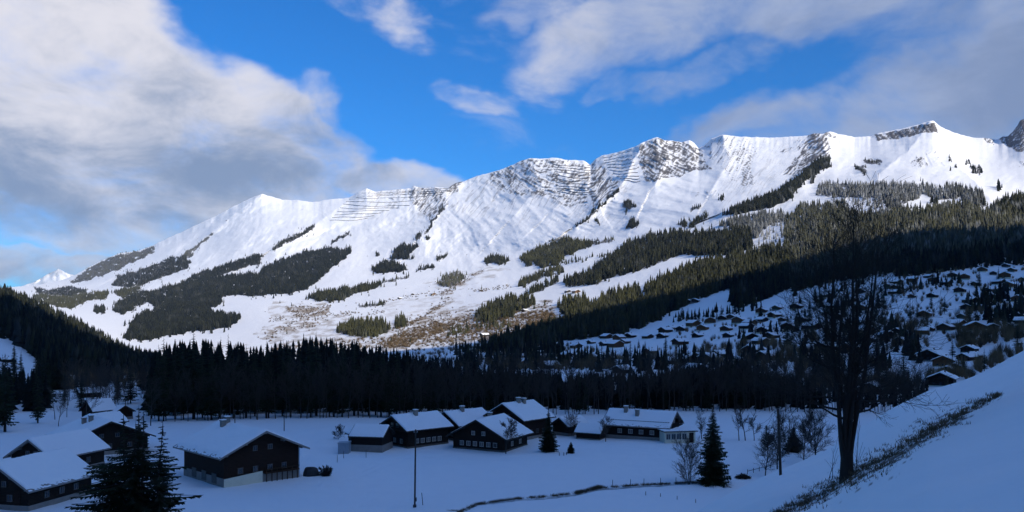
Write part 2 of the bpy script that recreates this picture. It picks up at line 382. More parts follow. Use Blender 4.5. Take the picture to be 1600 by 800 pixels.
ROCK = [([(1365, 211), (1400, 205), (1460, 190), (1470, 208), (1440, 209), (1400, 217), (1370, 219)], 1.), ([(1262, 210), (1290, 207), (1298, 245), (1250, 278), (1222, 272), (1250, 240)], .85), ([(1215, 232), (1262, 212), (1262, 235), (1222, 238)], .55),
        ([(998, 228), (1027, 214), (1090, 230), (1112, 262), (1060, 275), (1010, 285), (1000, 260)], .85), ([(1100, 228), (1130, 210), (1180, 220), (1175, 255), (1150, 285), (1120, 255)], .55), ([(1150, 230), (1172, 232), (1178, 290), (1160, 290)], .7),
        ([(765, 272), (812, 252), (868, 248), (920, 258), (915, 320), (890, 322), (855, 305), (800, 305), (765, 295)], .72), ([(925, 256), (945, 262), (968, 285), (962, 300), (930, 325), (920, 300)], .78), ([(640, 291), (705, 296), (700, 320), (672, 340), (655, 330), (638, 308)], .72),
        ([(600, 300), (625, 298), (622, 316), (600, 314)], .45), ([(1432, 243), (1462, 236), (1480, 258), (1455, 258), (1425, 262)], .5), ([(1422, 252), (1440, 246), (1438, 260), (1424, 262)], .7), ([(1346, 249), (1362, 246), (1378, 251), (1376, 257), (1350, 256)], .95),
        ([(1338, 258), (1346, 258), (1353, 272), (1348, 274)], .9), ([(1558, 214), (1575, 208), (1594, 186), (1640, 170), (1640, 232), (1590, 236), (1565, 222)], 1.), ([(1588, 250), (1640, 245), (1640, 265), (1592, 260)], .7), ([(1540, 214), (1556, 217), (1552, 226), (1540, 223)], .8),
        ([(700, 284), (722, 281), (715, 300), (702, 298)], .8), ([(1288, 207), (1310, 208), (1308, 214), (1290, 213)], .8), ([(455, 320), (560, 330), (520, 350), (450, 335)], .22), ([(330, 340), (395, 312), (390, 330), (330, 352)], .32), ([(1080, 300), (1130, 295), (1125, 305), (1085, 306)], .5),
        ([(540, 350), (800, 340), (790, 400), (600, 395)], .14), ([(955, 230), (1000, 224), (1000, 262), (980, 262), (955, 240)], .5), ([(1640, 170), (2200, 110), (2200, 240), (1640, 240)], .8), ([(1180, 420), (1181, 420), (1181, 421)], 0)]
def inpoly(px, py, poly):
    c = np.zeros(np.broadcast(px, py).shape, bool); n = len(poly)
    for i in range(n):
        x0, y0 = poly[i]; x1, y1 = poly[(i+1) % n]
        if y0 == y1: continue
        k = ((y0 > py) != (y1 > py)) & (px < (x1-x0)*(py-y0)/(y1-y0)+x0); c ^= k
    return c
wx = PX+9*fbm(PX/22., PY/22., 3, 301); wy = PY+6*fbm(PX/22., PY/22., 3, 307)
for poly, w in ROCK:
    xs_ = [p[0] for p in poly]; ys_ = [p[1] for p in poly]
    bb = (wx > min(xs_)-2) & (wx < max(xs_)+2) & (wy > min(ys_)-2) & (wy < max(ys_)+2)
    ii = np.where(bb); sub = inpoly(wx[ii], wy[ii], poly); cliff[ii] = np.maximum(cliff[ii], w*sub)
dip = np.interp(PX, [500, 640, 760, 930, 990, 1110, 1180, 1300, 1400, 1600], [.1, -.2, .15, -.5, .50, .42, -.6, -.6, -.22, .5])
vv = PY-(PX-1000)*dip+11*fbm(PX/45., PY/38., 4, 399)
strata = fbm(PX/24.+vv/30., vv/3.0, 4, 401, False, .62)
strata2 = fbm((PX+PY*.5)/4.2, PY/9., 4, 405, False, .62)
rock = sstep(.03, .26, strata*.72+strata2*.62+cliff*.95-.60)*(cliff > .02)
gl = fbm((PX+PY*.75+5*fbm(PX/40, PY/40, 2, 411))/9., (PY-PX*.3)/55., 4, 413, True, .6)
gz_ = sstep(520, 600, PX)*(1-sstep(960, 1010, PX))*(1-sstep(310, 372, PY))+.6*sstep(1100, 1140, PX)*(1-sstep(1180, 1260, PX))
rock = np.maximum(rock, .5*sstep(.64, .84, gl)*gz_*sstep(5.2, 6.4, MT))
bare = sstep(.50, .62, fbm(PX/16., PY/10., 5, 407, False, .7)+.02)*sstep(5., 6., MT)*.7   # small specks of rock everywhere
rock = np.maximum(rock, bare)
steep = .35+.65*sstep(560, 700, PX)*(1-sstep(1000, 1120, PX))
rib = fbm((xw+zw*.75+90*perlin(xw/300., zw/300., 41))/380., zw/900., 5, 31, False, .5)
MS2 = MS*(1-dsp*up-up*(.030*rib*steep+.0052*fine*steep)-.055*big*up-up*.016*fbm(PX/70., PY/38.+PX/160., 4, 83) - .010*cliff*strata*up - sstep(2.5, 4, MT)*.012*lower*(1-up*.5))
# earth where the lower sunny slopes have lost their snow
EARTH = [([(446, 478), (520, 474), (515, 490), (470, 497)], .9), ([(415, 515), (480, 498), (500, 505), (440, 522), (415, 528)], .85), ([(590, 540), (640, 512), (720, 498), (760, 505), (700, 525), (640, 548)], 1.), ([(640, 505), (700, 466), (706, 470), (650, 512)], .9), ([(685, 460), (755, 420), (760, 426), (700, 465)], .8), ([(640, 500), (760, 470), (860, 470), (880, 500), (800, 530), (640, 540)], .8), ([(420, 470), (520, 474), (500, 500), (420, 500)], .5), ([(660, 440), (760, 415), (800, 420), (700, 460)], .45), ([(400, 520), (430, 500), (470, 494), (560, 492), (620, 505), (700, 492), (760, 500), (800, 498), (870, 490), (860, 515), (760, 535), (620, 550), (520, 540), (430, 545)], .60),
         ([(1060, 370), (1130, 350), (1110, 366)], .3), ([(810, 480), (870, 478), (850, 515), (810, 520)], .8), ([(240, 545), (330, 538), (420, 540), (420, 560), (240, 560)], .45), ([(600, 470), (720, 460), (720, 500), (600, 500)], .3)]
earth = np.zeros_like(ME)
for poly, w in EARTH:
    earth = np.maximum(earth, w*inpoly(PX+12*fbm(PX/40, PY/14, 3, 11), PY+5*fbm(PX/20, PY/20, 3, 12), poly))
earth = earth*sstep(.02, .42, fbm(PX/26., (PY+PX*.12)/4.5, 5, 409, False, .62)+earth*.28)
MX = XS[None, :]*MS2; MZ = EYE+ME*MS2
def grid_faces(nr, nc):
    i = np.arange(nr-1)[:, None]*nc+np.arange(nc-1)[None, :]
    return np.stack([i, i+1, i+nc+1, i+nc], -1).reshape(-1, 4)
def put_grid(name, X_, Y_, Z_, mat, attrs=None, **k):
    nr, nc = X_.shape
    v = np.stack([X_, Y_, Z_], -1).reshape(-1, 3)
    return mesh_np(name, v, grid_faces(nr, nc), mat, smooth=True, attrs={a: ('POINT', b.ravel()) for a, b in (attrs or {}).items()}, kind='structure', **k)
# back of the range, so that it is a solid mountain
bk = [(1.02, 90), (1.08, 350), (1.2, 700), (1.5, 1100)]
BX = np.vstack([MX]+[MX[-1:]*f for f, dz in bk]); BY = np.vstack([MS2]+[MS2[-1:]*f for f, dz in bk]); BZ = np.vstack([MZ]+[MZ[-1:]-dz for f, dz in bk])
pad = len(bk); z0 = np.zeros((pad, NC))
split = sum(NSEG[:3])
put_grid('valley_ground', MX[:split+1], MS2[:split+1], MZ[:split+1], M['mount'], {'rock': rock[:split+1], 'earth': earth[:split+1]}, label='snow covered valley floor and lower slopes below the mountain range')
put_grid('mountain_range', BX[split:], BY[split:], BZ[split:], M['mount'], {'rock': np.vstack([rock, z0])[split:], 'earth': np.vstack([earth, z0])[split:]}, label='long snow covered mountain range with rocky crest')

# near ground: snow field and the slope at right
sr = np.concatenate([np.linspace(1.0, 20, 40), np.linspace(20.5, 70, 150), np.linspace(70.8, 210, 170)])
GX = XS[None, :]+np.zeros((len(sr), 1)); GS = sr[:, None]+np.zeros((1, NC)); GZ = ground_z(GX, GS)
keep = slice(0, NC)
GZ[-1] = MZ[0]
STREAM = [(700, 812), (722, 798), (745, 788), (800, 780), (862, 775), (905, 770), (935, 762), (1000, 758), (1080, 754), (1140, 754)]
gpx = GX*F+800; gpy = HZ-(GZ-EYE)/GS*F
ds, _ = seg_dist(gpx, gpy, STREAM)
wd = 1.8+1.3*fbm(gpx/14., gpy*0, 3, 21)
earthg = sstep(1., .0, ds/np.maximum(wd, .6))*sstep(70, 75, GS)
GZ = GZ-.5*sstep(3.5, 0., ds)*sstep(70, 75, GS)
BANK = [(1215, 806), (1262, 783), (1330, 748), (1385, 722), (1450, 675), (1500, 648), (1560, 618)]
db, _ = seg_dist(gpx, gpy, BANK)
bw = np.interp(gpx, [1215, 1300, 1400, 1470, 1560], [13, 27, 30, 22, 6])
earthb = sstep(.10, .26, fbm(GX*GS/1.1, GS/.8, 5, 23, False, .68)+.34*sstep(1., 0., db/bw)-.16)*sstep(1.15, .75, db/bw)*(GS < 60)
for tr_, dp_ in (([(500, 752), (560, 738), (600, 722), (640, 708)], .10), ([(505, 758), (566, 743), (606, 726), (650, 710)], .10), ([(700, 712), (640, 716), (560, 712)], .14), ([(560, 790), (640, 752), (720, 726), (830, 712), (900, 706)], .06)):
    dt, _ = seg_dist(gpx, gpy, tr_); GZ = GZ-dp_*np.exp(-(dt/1.3)**2)*sstep(75, 80, GS)
GZ = GZ+(.10*fbm(GX*GS/3.5, GS/3.5, 4, 27)+.18*fbm(GX*GS/14., GS/9., 3, 28))*sstep(6, 20, GS)*sstep(210, 200, GS)
put_grid('snow_field', GX*GS, GS, GZ, M['ground'], {'earth': np.maximum(earthg, earthb*.9)}, label='smooth shaded snow field with a steeper slope at right')

_vis = np.maximum.accumulate(ME, axis=0)
def surf(px, py):
    """point of the far terrain seen at a photo pixel"""
    c = np.interp(px, pxs, np.arange(NC)); i = int(c); i = min(max(i, 0), NC-2)
    e = (HZ-py)/F; col = _vis[:, i]
    j = int(np.searchsorted(col, e)); j = min(max(j, 1), len(col)-1)
    e0_, e1_ = ME[j-1, i], ME[j, i]; t = 0 if e1_ == e0_ else min(max((e-e0_)/(e1_-e0_), 0), 1)
    s = MS2[j-1, i]*(1-t)+MS2[j, i]*t; ee = e0_*(1-t)+e1_*t
    return Vector((px2X(px)*s, s, EYE+ee*s))
def near(px, s):
    X = px2X(px); return Vector((X*s, s, float(ground_z(X, s))))
def at_row(px, py):
    """point of the near ground at a photo pixel"""
    X = px2X(px); ss = np.linspace(12, 209, 2000); z = ground_z(X, ss); e = (z-EYE)/ss
    j = int(np.argmax(np.maximum.accumulate(e) >= (HZ-py)/F)) if (e >= (HZ-py)/F).any() else len(ss)-1
    return Vector((X*ss[j], ss[j], z[j]))
def far_ground(px, s):
    i = int(np.clip(np.interp(px, pxs, np.arange(NC)), 0, NC-1)); X = px2X(px)
    return Vector((X*s, s, float(np.interp(s, MS2[:, i], MZ[:, i])))) if s > 210 else near(px, s)

# distant peak at the far left, and the high mountain behind the viewer that throws the valley into shade
def distant_peak():
    px = np.linspace(20, 170, 60); ty = np.interp(px, [20, 55, 75, 92, 105, 125, 170], [452, 440, 428, 420, 427, 432, 450])+.8*fbm(px/8, px*0, 3, 3)
    n = 20; s = np.linspace(19000, 21500, n)[:, None]+np.zeros((1, 60)); t = np.linspace(0, 1, n)[:, None]
    e = (HZ-(470*(1-t)+ty*t))/F; s = s*(1-.02*fbm(px[None, :]/14., t*3, 4, 8, True))
    X_ = px2X(px)[None, :]*s; Z = EYE+e*s; X2 = np.vstack([X_, X_[-1:]*1.1]); Y2 = np.vstack([s, s[-1:]*1.1]); Z2 = np.vstack([Z, Z[-1:]-900])
    rk = sstep(.15, .4, fbm(px[None, :]/10.+t*2, t*6, 4, 15))*.35
    put_grid('distant_peak', X2, Y2, Z2, M['mount'], {'rock': np.vstack([rk, rk[-1:]]), 'earth': Z2*0}, label='small far away snowy peak at the left end of the range')
distant_peak()
def shade_mountain():
    yr = -1500.
    tg = [(-700, 480), (-300, 470), (0, 468), (60, 492), (120, 517), (200, 562), (245, 566), (420, 555), (600, 553), (700, 546), (800, 524), (860, 510), (950, 492), (1000, 482), (1050, 468), (1100, 455), (1150, 438), (1200, 412), (1260, 398), (1400, 392), (1500, 384), (1600, 372), (1900, 330)]
    hx, hz = [], []
    for px, py in tg:
        P = surf(px, py) if px > -850 else None
        if px < 230: P = P+Vector((0, 0, 14))
        t = (P.y-yr)/(-S.y); hx.append(P.x+t*S.x); hz.append(P.z+t*S.z)
    o = np.argsort(hx); hx = np.array(hx)[o]; hz = np.array(hz)[o]
    xs = np.linspace(-4500, 6500, 260); H = np.interp(xs, hx, hz)
    w = np.exp(-.5*(np.arange(-12, 13)/2.)**2); w /= w.sum(); H = np.convolve(np.pad(H, 12, mode='edge'), w, 'valid')
    H = H+10*fbm(xs/90., xs*0, 4, 44)
    ys = np.concatenate([np.linspace(2, -60, 6), np.linspace(-120, -1500, 70), np.linspace(-1550, -4000, 40)])
    XX = xs[None, :]+np.zeros((len(ys), 1)); YY = ys[:, None]+np.zeros((1, 260))
    g = np.where(YY > yr, (np.clip(-YY, 0, 1500)/1500)**1.25, np.clip(1-(-YY-1500)/2500, 0, 1)**1.1)
    near_z = 20.5+np.clip(XX, -40, 60)*.5*np.clip(1+YY/400, 0, 1); near_z = np.clip(near_z, 0, 45)
    Z = near_z*(1-g)+H[None, :]*g+60*fbm(XX/600, YY/600, 4, 9, True)*g*(1-g)*4*.6
    # leave the crest exact
    Z = np.where(np.abs(YY-yr) < 21, H[None, :], Z); Z = Z-np.where(YY > -5, 2.5, 0)
    put_grid('back_mountain', XX[:, ::-1], YY[:, ::-1], Z[:, ::-1], M['mount'], {'rock': Z*0+.05, 'earth': Z*0}, label='high snowy mountain behind the viewer that shades the valley')
shade_mountain()

# ------------------------------------------------------------------ trees
class Tri:
    def __init__(s): s.v = []; s.f = []
    def tri(s, a, b, c):
        n = len(s.v); s.v += [a, b, c]; s.f.append((n, n+1, n+2))
def tubes(segs, sides=5):
    """segs: list of (p0, p1, r0, r1) -> verts, faces"""
    A = np.array([[*a, *b, r0, r1] for a, b, r0, r1 in segs], float)
    p0, p1, r0, r1 = A[:, :3], A[:, 3:6], A[:, 6], A[:, 7]
    d = p1-p0; L = np.linalg.norm(d, axis=1, keepdims=True); d = d/np.maximum(L, 1e-9)
    up_ = np.where(np.abs(d[:, 2:3]) > .9, np.array([[1., 0, 0]]), np.array([[0, 0, 1.]]))
    u = np.cross(d, up_); u /= np.linalg.norm(u, axis=1, keepdims=True); w = np.cross(d, u)
    an = np.arange(sides)/sides*2*np.pi
    ring = u[:, None]*np.cos(an)[None, :, None]+w[:, None]*np.sin(an)[None, :, None]
    v = np.concatenate([p0[:, None]+ring*r0[:, None, None], p1[:, None]+ring*r1[:, None, None]], 1).reshape(-1, 3)
    b = (np.arange(len(A))*2*sides)[:, None]; i = np.arange(sides)[None, :]; j = (i+1) % sides
    f = np.stack([b+i, b+j, b+sides+j, b+sides+i], -1).reshape(-1, 4)
    return v, f
def spruce(name, h, rad, seed, dens=1., gap=.0, leaf=5, low=.06, taper=.85, droop=.35, spray=1.):
    """spruce with whorls of drooping branches hung with needle sprays"""
    r = random.Random(seed); T = Tri(); segs = []
    nz = int(h*2.0*dens)+6
    cx = [r.uniform(-.01, .01)*h for _ in range(3)]
    for i in range(nz):
        t = i/(nz-1); z = h*(low+(1-low)*t**.95); R0 = rad*((1-t)**taper)*r.uniform(.75, 1.12)+.10
        nb = max(4, int(8*dens*(1-t*.45)))
        a0 = r.uniform(0, 6.28)
        for b in range(nb):
            if r.random() < gap: continue
            a = a0+b*6.283/nb+r.uniform(-.25, .25); L = R0*r.uniform(.62, 1.18)
            zz = z+r.uniform(-.3, .3)*h/nz*2
            pts = []
            for q in range(leaf+1):
                u = q/leaf; pts.append(Vector((math.cos(a)*L*u, math.sin(a)*L*u, zz-droop*L*u*(1-.45*u)+.05*L*u**3)))
            side = Vector((-math.sin(a), math.cos(a), 0))
            segs.append((pts[0], pts[-1], .012+.012*L, .006))
            for q in range(leaf):
                p, p2 = pts[q], pts[q+1]; wdt = (L*.30*(1-(q/leaf)**1.6*.7)*r.uniform(.7, 1.25)+.05)*spray
                for sg in (-1, 1):
                    tip = (p+p2)/2+side*sg*wdt+(p2-p)*.9+Vector((0, 0, -wdt*r.uniform(.25, .8)))
                    T.tri(p, p2+(p2-p)*.15, tip)
                hang = (p+p2)/2+Vector((0, 0, -wdt*r.uniform(.5, 1.0)))+(p2-p)*.5+side*wdt*r.uniform(-.3, .3)
                T.tri(p, p2, hang)
            T.tri(pts[-2]+side*.05*L, pts[-2]-side*.05*L, pts[-1]+(pts[-1]-pts[-2])*.7)
    T.tri(Vector((.05, 0, h*.97)), Vector((-.05, .03, h*.97)), Vector((0, 0, h*1.03)))
    return T, segs
def make_conifer(name, h, rad, seed, **k):
    e = empty(name); T, segs = spruce(name, h, rad, seed, **k)
    mesh_np('crown', T.v, T.f, M['needles'], e)
    v, f = tubes([(Vector((0, 0, -.6)), Vector((0, 0, h*.5)), h*.016+.03, h*.009+.02), (Vector((0, 0, h*.5)), Vector((0, 0, h*1.0)), h*.009+.02, .01)]+segs, 4)
    mesh_np('trunk', v, f, M['bark'], e)
    register(e); return e
def grow(r, p, d, L, rad, depth, out, spread=.5, upb=.12, wig=.12, kids=(3, 5), twig=None, minr=.006):
    """recursive bare branch as a list of tube segments"""
    n = 4 if depth > 1 else 3; q = p.copy(); dd = d.normalized(); rr = rad
    step = L/n
    for i in range(n):
        dd = (dd+Vector((r.gauss(0, wig), r.gauss(0, wig), r.gauss(0, wig)+upb))).normalized()
        q2 = q+dd*step; r2 = max(minr, rad*(1-(i+1)/n*.62))
        out.append((q.copy(), q2.copy(), rr, r2))
        if depth > 0 and (i > 0 or depth < 3):
            for _ in range(r.randint(*kids) if i == n-1 else r.randint(1, max(1, kids[1]-2))):
                ax = Vector((r.gauss(0, 1), r.gauss(0, 1), r.gauss(0, .6))); ax = (ax-dd*ax.dot(dd)).normalized()
                nd_ = (dd*math.cos(spread)+ax*math.sin(spread)*r.uniform(.7, 1.3)).normalized()
                grow(r, q2, nd_, L*r.uniform(.5, .78), max(minr, r2*r.uniform(.5, .75)), depth-1, out, spread, upb*.7, wig*1.15, kids, twig, minr)
        q, rr = q2, r2
def make_bare(name, h, seed, rad=None, depth=3, stems=1, spread=.5, mat='bark', lean=.15, start=.25, kids=(2, 4), minr=.006, wide=1.):
    e = empty(name); r = random.Random(seed); tr, br = [], []
    rad = rad or h*.018
    for s_ in range(stems):
        a = r.uniform(0, 6.28); dd = Vector((math.cos(a)*lean*r.random(), math.sin(a)*lean*r.random(), 1)).normalized()
        p = Vector((math.cos(a)*.1*stems*.4, math.sin(a)*.1*stems*.4, -.3)); n = 7; rr = rad/(stems**.4)
        H = h*r.uniform(.85, 1)
        for i in range(n):
            q = p+dd*H/n; r2 = max(minr*1.5, rad/(stems**.4)*(1-(i+1)/n*.85)); tr.append((p.copy(), q.copy(), rr, r2))
            if (i+1)/n > start:
                for _ in range(r.randint(2, 3)):
                    aa = r.uniform(0, 6.28); up_ = .5+.8*(i/n)
                    nd_ = Vector((math.cos(aa)*wide, math.sin(aa)*wide, up_)).normalized()
                    grow(r, p+(q-p)*r.random(), nd_, H*.28*r.uniform(.6, 1.1)*(1.15-.5*i/n), r2*.55, depth-1, br, spread, .10, .13, kids, None, minr)
            dd = (dd+Vector((r.gauss(0, .06), r.gauss(0, .06), .1))).normalized(); p, rr = q, r2
    v, f = tubes(tr, 6); mesh_np('trunk', v, f, M[mat], e)
    v, f = tubes(br, 3); mesh_np('crown', v, f, M[mat], e)
    register(e); return e
HOLD = []   # prototypes used once by move, then duplicated
class Kind:
    def __init__(s, proto): s.p = proto; s.used = False
    def put(s, loc, rz=0., sc=(1, 1, 1), **k):
        if not s.used:
            s.used = True; o = s.p; o.location = loc; o.rotation_euler = (0, 0, rz); o.scale = sc; return props(o, **k)
        return dup(s.p, loc, rz, sc, **k)
SPR = [Kind(make_conifer('spruce_tree', 20, rd, 100+i, dens=.8, gap=g, leaf=3, low=.12, droop=dr)) for i, (rd, g, dr) in enumerate([(3.0, .05, .35), (2.5, .1, .4), (3.5, .12, .3), (2.7, .2, .45), (3.1, .25, .35)])]
BARE = [Kind(make_bare('bare_tree', 14, 200+i, rad=.16, depth=3, spread=.45, mat='bark_pale', lean=.1, start=.3, kids=(2, 3), minr=.022)) for i in range(4)]
def band(px):
    if px < 330: return 'left of the big timber barn' if px < 270 else 'directly above the big timber barn'
    if px < 480: return 'behind the big timber barn'
    if px < 600: return 'between the timber barn and the chalet hamlet'
    if px < 850: return 'behind the chalet hamlet'
    if px < 960: return 'just right of the chalet hamlet'
    if px < 1090: return 'behind the long farmhouse'
    if px < 1200: return 'above the lone dark spruce'
    return 'behind the big bare tree'
def valley_forest():
    r = random.Random(5)
    top = lambda px: np.interp(px, [0, 235, 260, 300, 400, 500, 620, 700, 800, 900, 1000, 1100, 1160, 1200, 1300, 1450], [560, 560, 532, 524, 535, 522, 540, 552, 563, 573, 575, 566, 550, 560, 590, 600])
    front = lambda px: np.interp(px, [0, 235, 500, 700, 900, 1100, 1450], [209, 206, 210, 214, 222, 232, 226])
    n = 0
    px = 236.
    while px < 1440:
        for rk in range(3):
            q = px+r.uniform(-4, 4)
            if q > 1215 and r.random() < .55: continue
            s = front(q)+rk*13+r.uniform(0, 9)
            P = far_ground(q, s); tgt = EYE+(HZ-(top(q)+r.choice([0, 3, 8, 16, 26])-(3 if rk == 2 else 0)))/F*s
            h = max(6, tgt-P.z)*r.uniform(.80, 1.06)
            if q > 640 and rk == 0 and r.random() < .6: continue
            if rk == 1 and q > 700 and r.random() < .3: continue
            k = r.choice(SPR); sz = h/20; w = sz*r.uniform(.75, 1.1)
            tall = 'tall' if h > 17 else 'lower'
            k.put(P, r.uniform(0, 6.28), (w, w, sz), label=f'{tall} dark spruce in the shaded forest {band(q)}', cat='tree', group='spruces of the shaded valley forest'); n += 1
        px += r.uniform(10, 18)
    m = 0; px = 262.
    while px < 1440:
        for rk in range(1 if px < 640 else 2):
            q = px+r.uniform(-5, 5); s = front(q)-2+rk*6+r.uniform(0, 4); P = far_ground(q, s)
            h = np.interp(q, [250, 600, 800, 1200, 1440], [11, 12, 12, 12, 11])*r.uniform(.8, 1.25)
            k = r.choice(BARE); sz = h/14*1.1
            k.put(P, r.uniform(0, 6.28), (sz*.8, sz*.8, sz), label=f'thin leafless tree at the forest edge {band(q)}', cat='tree', group='leafless trees along the forest edge'); m += 1
        px += r.uniform(7, 13)
    # left wood
    for i in range(46):
        q = r.choice([r.uniform(-60, 80), r.uniform(-60, 75), r.uniform(70, 240)]); s = r.uniform(180, 330) if q < 80 else r.uniform(215, 330)
        P = far_ground(q, s); h = r.uniform(12, 19) if q < 80 else r.uniform(8, 13)
        if q > 80 and r.random() < .35: continue
        k = r.choice(SPR); w = h/20*r.uniform(.8, 1.1)
        k.put(P, r.uniform(0, 6.28), (w, w, h/20), label=f"{'tall' if q < 80 else 'small'} dark spruce {'in the wood at the left edge' if q < 80 else 'in the loose wood behind the left farmsteads'}", cat='tree', group='spruces of the left wood'); n += 1
    for i in range(34):
        q = r.uniform(60, 245); s = r.uniform(195, 300); P = far_ground(q, s); h = r.uniform(8, 13); k = r.choice(BARE); sz = h/14
        k.put(P, r.uniform(0, 6.28), (sz, sz, sz), label='thin leafless tree on the snow behind the left farmsteads', cat='tree', group='leafless trees behind the left farmsteads'); m += 1
    print('forest', n, m)
valley_forest()

# ---- far forests on the slopes (past the count of single trees)
def far_trees(polys, name, seed, label):
    r = np.random.default_rng(seed); P, H, W, TT, FR = [], [], [], [], []
    for poly, step, hh, tint, frost in polys:
        xs_ = [p[0] for p in poly]; ys_ = [p[1] for p in poly]; x0, x1, y0, y1 = min(xs_)-3, max(xs_)+3, min(ys_)-3, max(ys_)+3
        step = step*(.3 if step < 5 else .62 if step < 10 else .9); area = (x1-x0)*(y1-y0); n = int(area/step)
        qx = r.uniform(x0, x1, n); qy = r.uniform(y0, y1, n)
        loose = np.where(r.random(n) < .14, 2.6, 1.); k = inpoly(qx+7*loose*fbm(qx/12, qy/12, 3, 71)+(loose-1)*r.normal(0, 2.2, n), qy+4*loose*fbm(qx/12, qy/12, 3, 72)+(loose-1)*r.normal(0, 1.5, n), poly)
        k &= fbm(qx/9, qy/5, 4, 73) > (-.34)
        for x, y in zip(qx[k], qy[k]):
            p = surf(x, y+hh*F/2600*.15)
            if p.y < 300: continue
            P.append(p); H.append(hh*r.uniform(.5, 1.25)); W.append(r.uniform(.24, .44)); TT.append(np.clip(tint+r.normal(0, .16)+(.9*tint+.06)*float(fbm(x/22., y/10., 3, 74)), 0, 1)); FR.append(np.clip(frost*r.uniform(.2, 1.6)+(.5 if x > 1180 and y < 400 else .12)*max(0, float(fbm(x/16., y/9., 3, 75))-.12), 0, .8))
    n = len(P); P = np.array([tuple(p) for p in P]); H = np.array(H); W = np.array(W)*H*.62
    sides = 6; tiers = [(0.0, .30, 1.), (.18, .52, .82), (.38, .72, .6), (.6, 1.0, .38)]
    vs, fs, tt, ff = [], [], [], []; base = 0
    an0 = r.uniform(0, 6.28, n)
    for (z0_, z1_, rr) in tiers:
        a = an0[:, None]+np.arange(sides)[None, :]/sides*2*np.pi+r.uniform(-.3, .3, (n, sides))
        rad = W[:, None]*rr*r.uniform(.6, 1.25, (n, sides))
        ring = np.stack([P[:, 0:1]+np.cos(a)*rad, P[:, 1:2]+np.sin(a)*rad, P[:, 2:3]+H[:, None]*(z0_+r.uniform(-.03, .05, (n, sides)))-.5], -1)
        tip = np.stack([P[:, 0]+r.normal(0, .03, n)*H*.3, P[:, 1], P[:, 2]+H*z1_], -1)[:, None]
        v = np.concatenate([ring, tip], 1)
        b = base+(np.arange(n)*(sides+1))[:, None]; i = np.arange(sides)[None, :]
        f = np.stack([b+i, b+(i+1) % sides, b+sides+0*i], -1).reshape(-1, 3)
        vs.append(v.reshape(-1, 3)); fs.append(f); base += n*(sides+1)
        tt.append(np.repeat(TT, sides+1)); ff.append(np.repeat(FR, sides+1))
    mesh_np(name, np.concatenate(vs), np.concatenate(fs), M['far_needles'], attrs={'tint': ('POINT', np.concatenate(tt)), 'frost': ('POINT', np.concatenate(ff))}, kind='stuff', label=label, cat='forest')
    print(name, n)
def forest_floor(polys):
    fl = np.zeros_like(ME)
    for poly, step, *_ in polys:
        if step > 9.5: continue
        xs_ = [p[0] for p in poly]; ys_ = [p[1] for p in poly]
        ii = np.where((PX > min(xs_)-8) & (PX < max(xs_)+8) & (PY > min(ys_)-8) & (PY < max(ys_)+8))
        x, y = PX[ii], PY[ii]; sub = inpoly(x+7*fbm(x/12, y/12, 3, 71), y+4*fbm(x/12, y/12, 3, 72)-1, poly)&(fbm(x/9, y/5, 4, 73) > -.30); fl[ii] = np.maximum(fl[ii], (.97 if step < 3.2 else .8)*sub)
    k = split+1
    for nm, A in (('valley_ground', np.maximum(rock, fl)[:k]), ('mountain_range', np.vstack([np.maximum(rock, fl), z0])[split:])):
        bpy.data.objects[nm].data.attributes['rock'].data.foreach_set('value', np.ascontiguousarray(A, dtype=np.float32).ravel())
def strip(pts, w):
    a = [(x, y-w) for x, y in pts]; b = [(x, y+w) for x, y in pts]; return a+b[::-1]
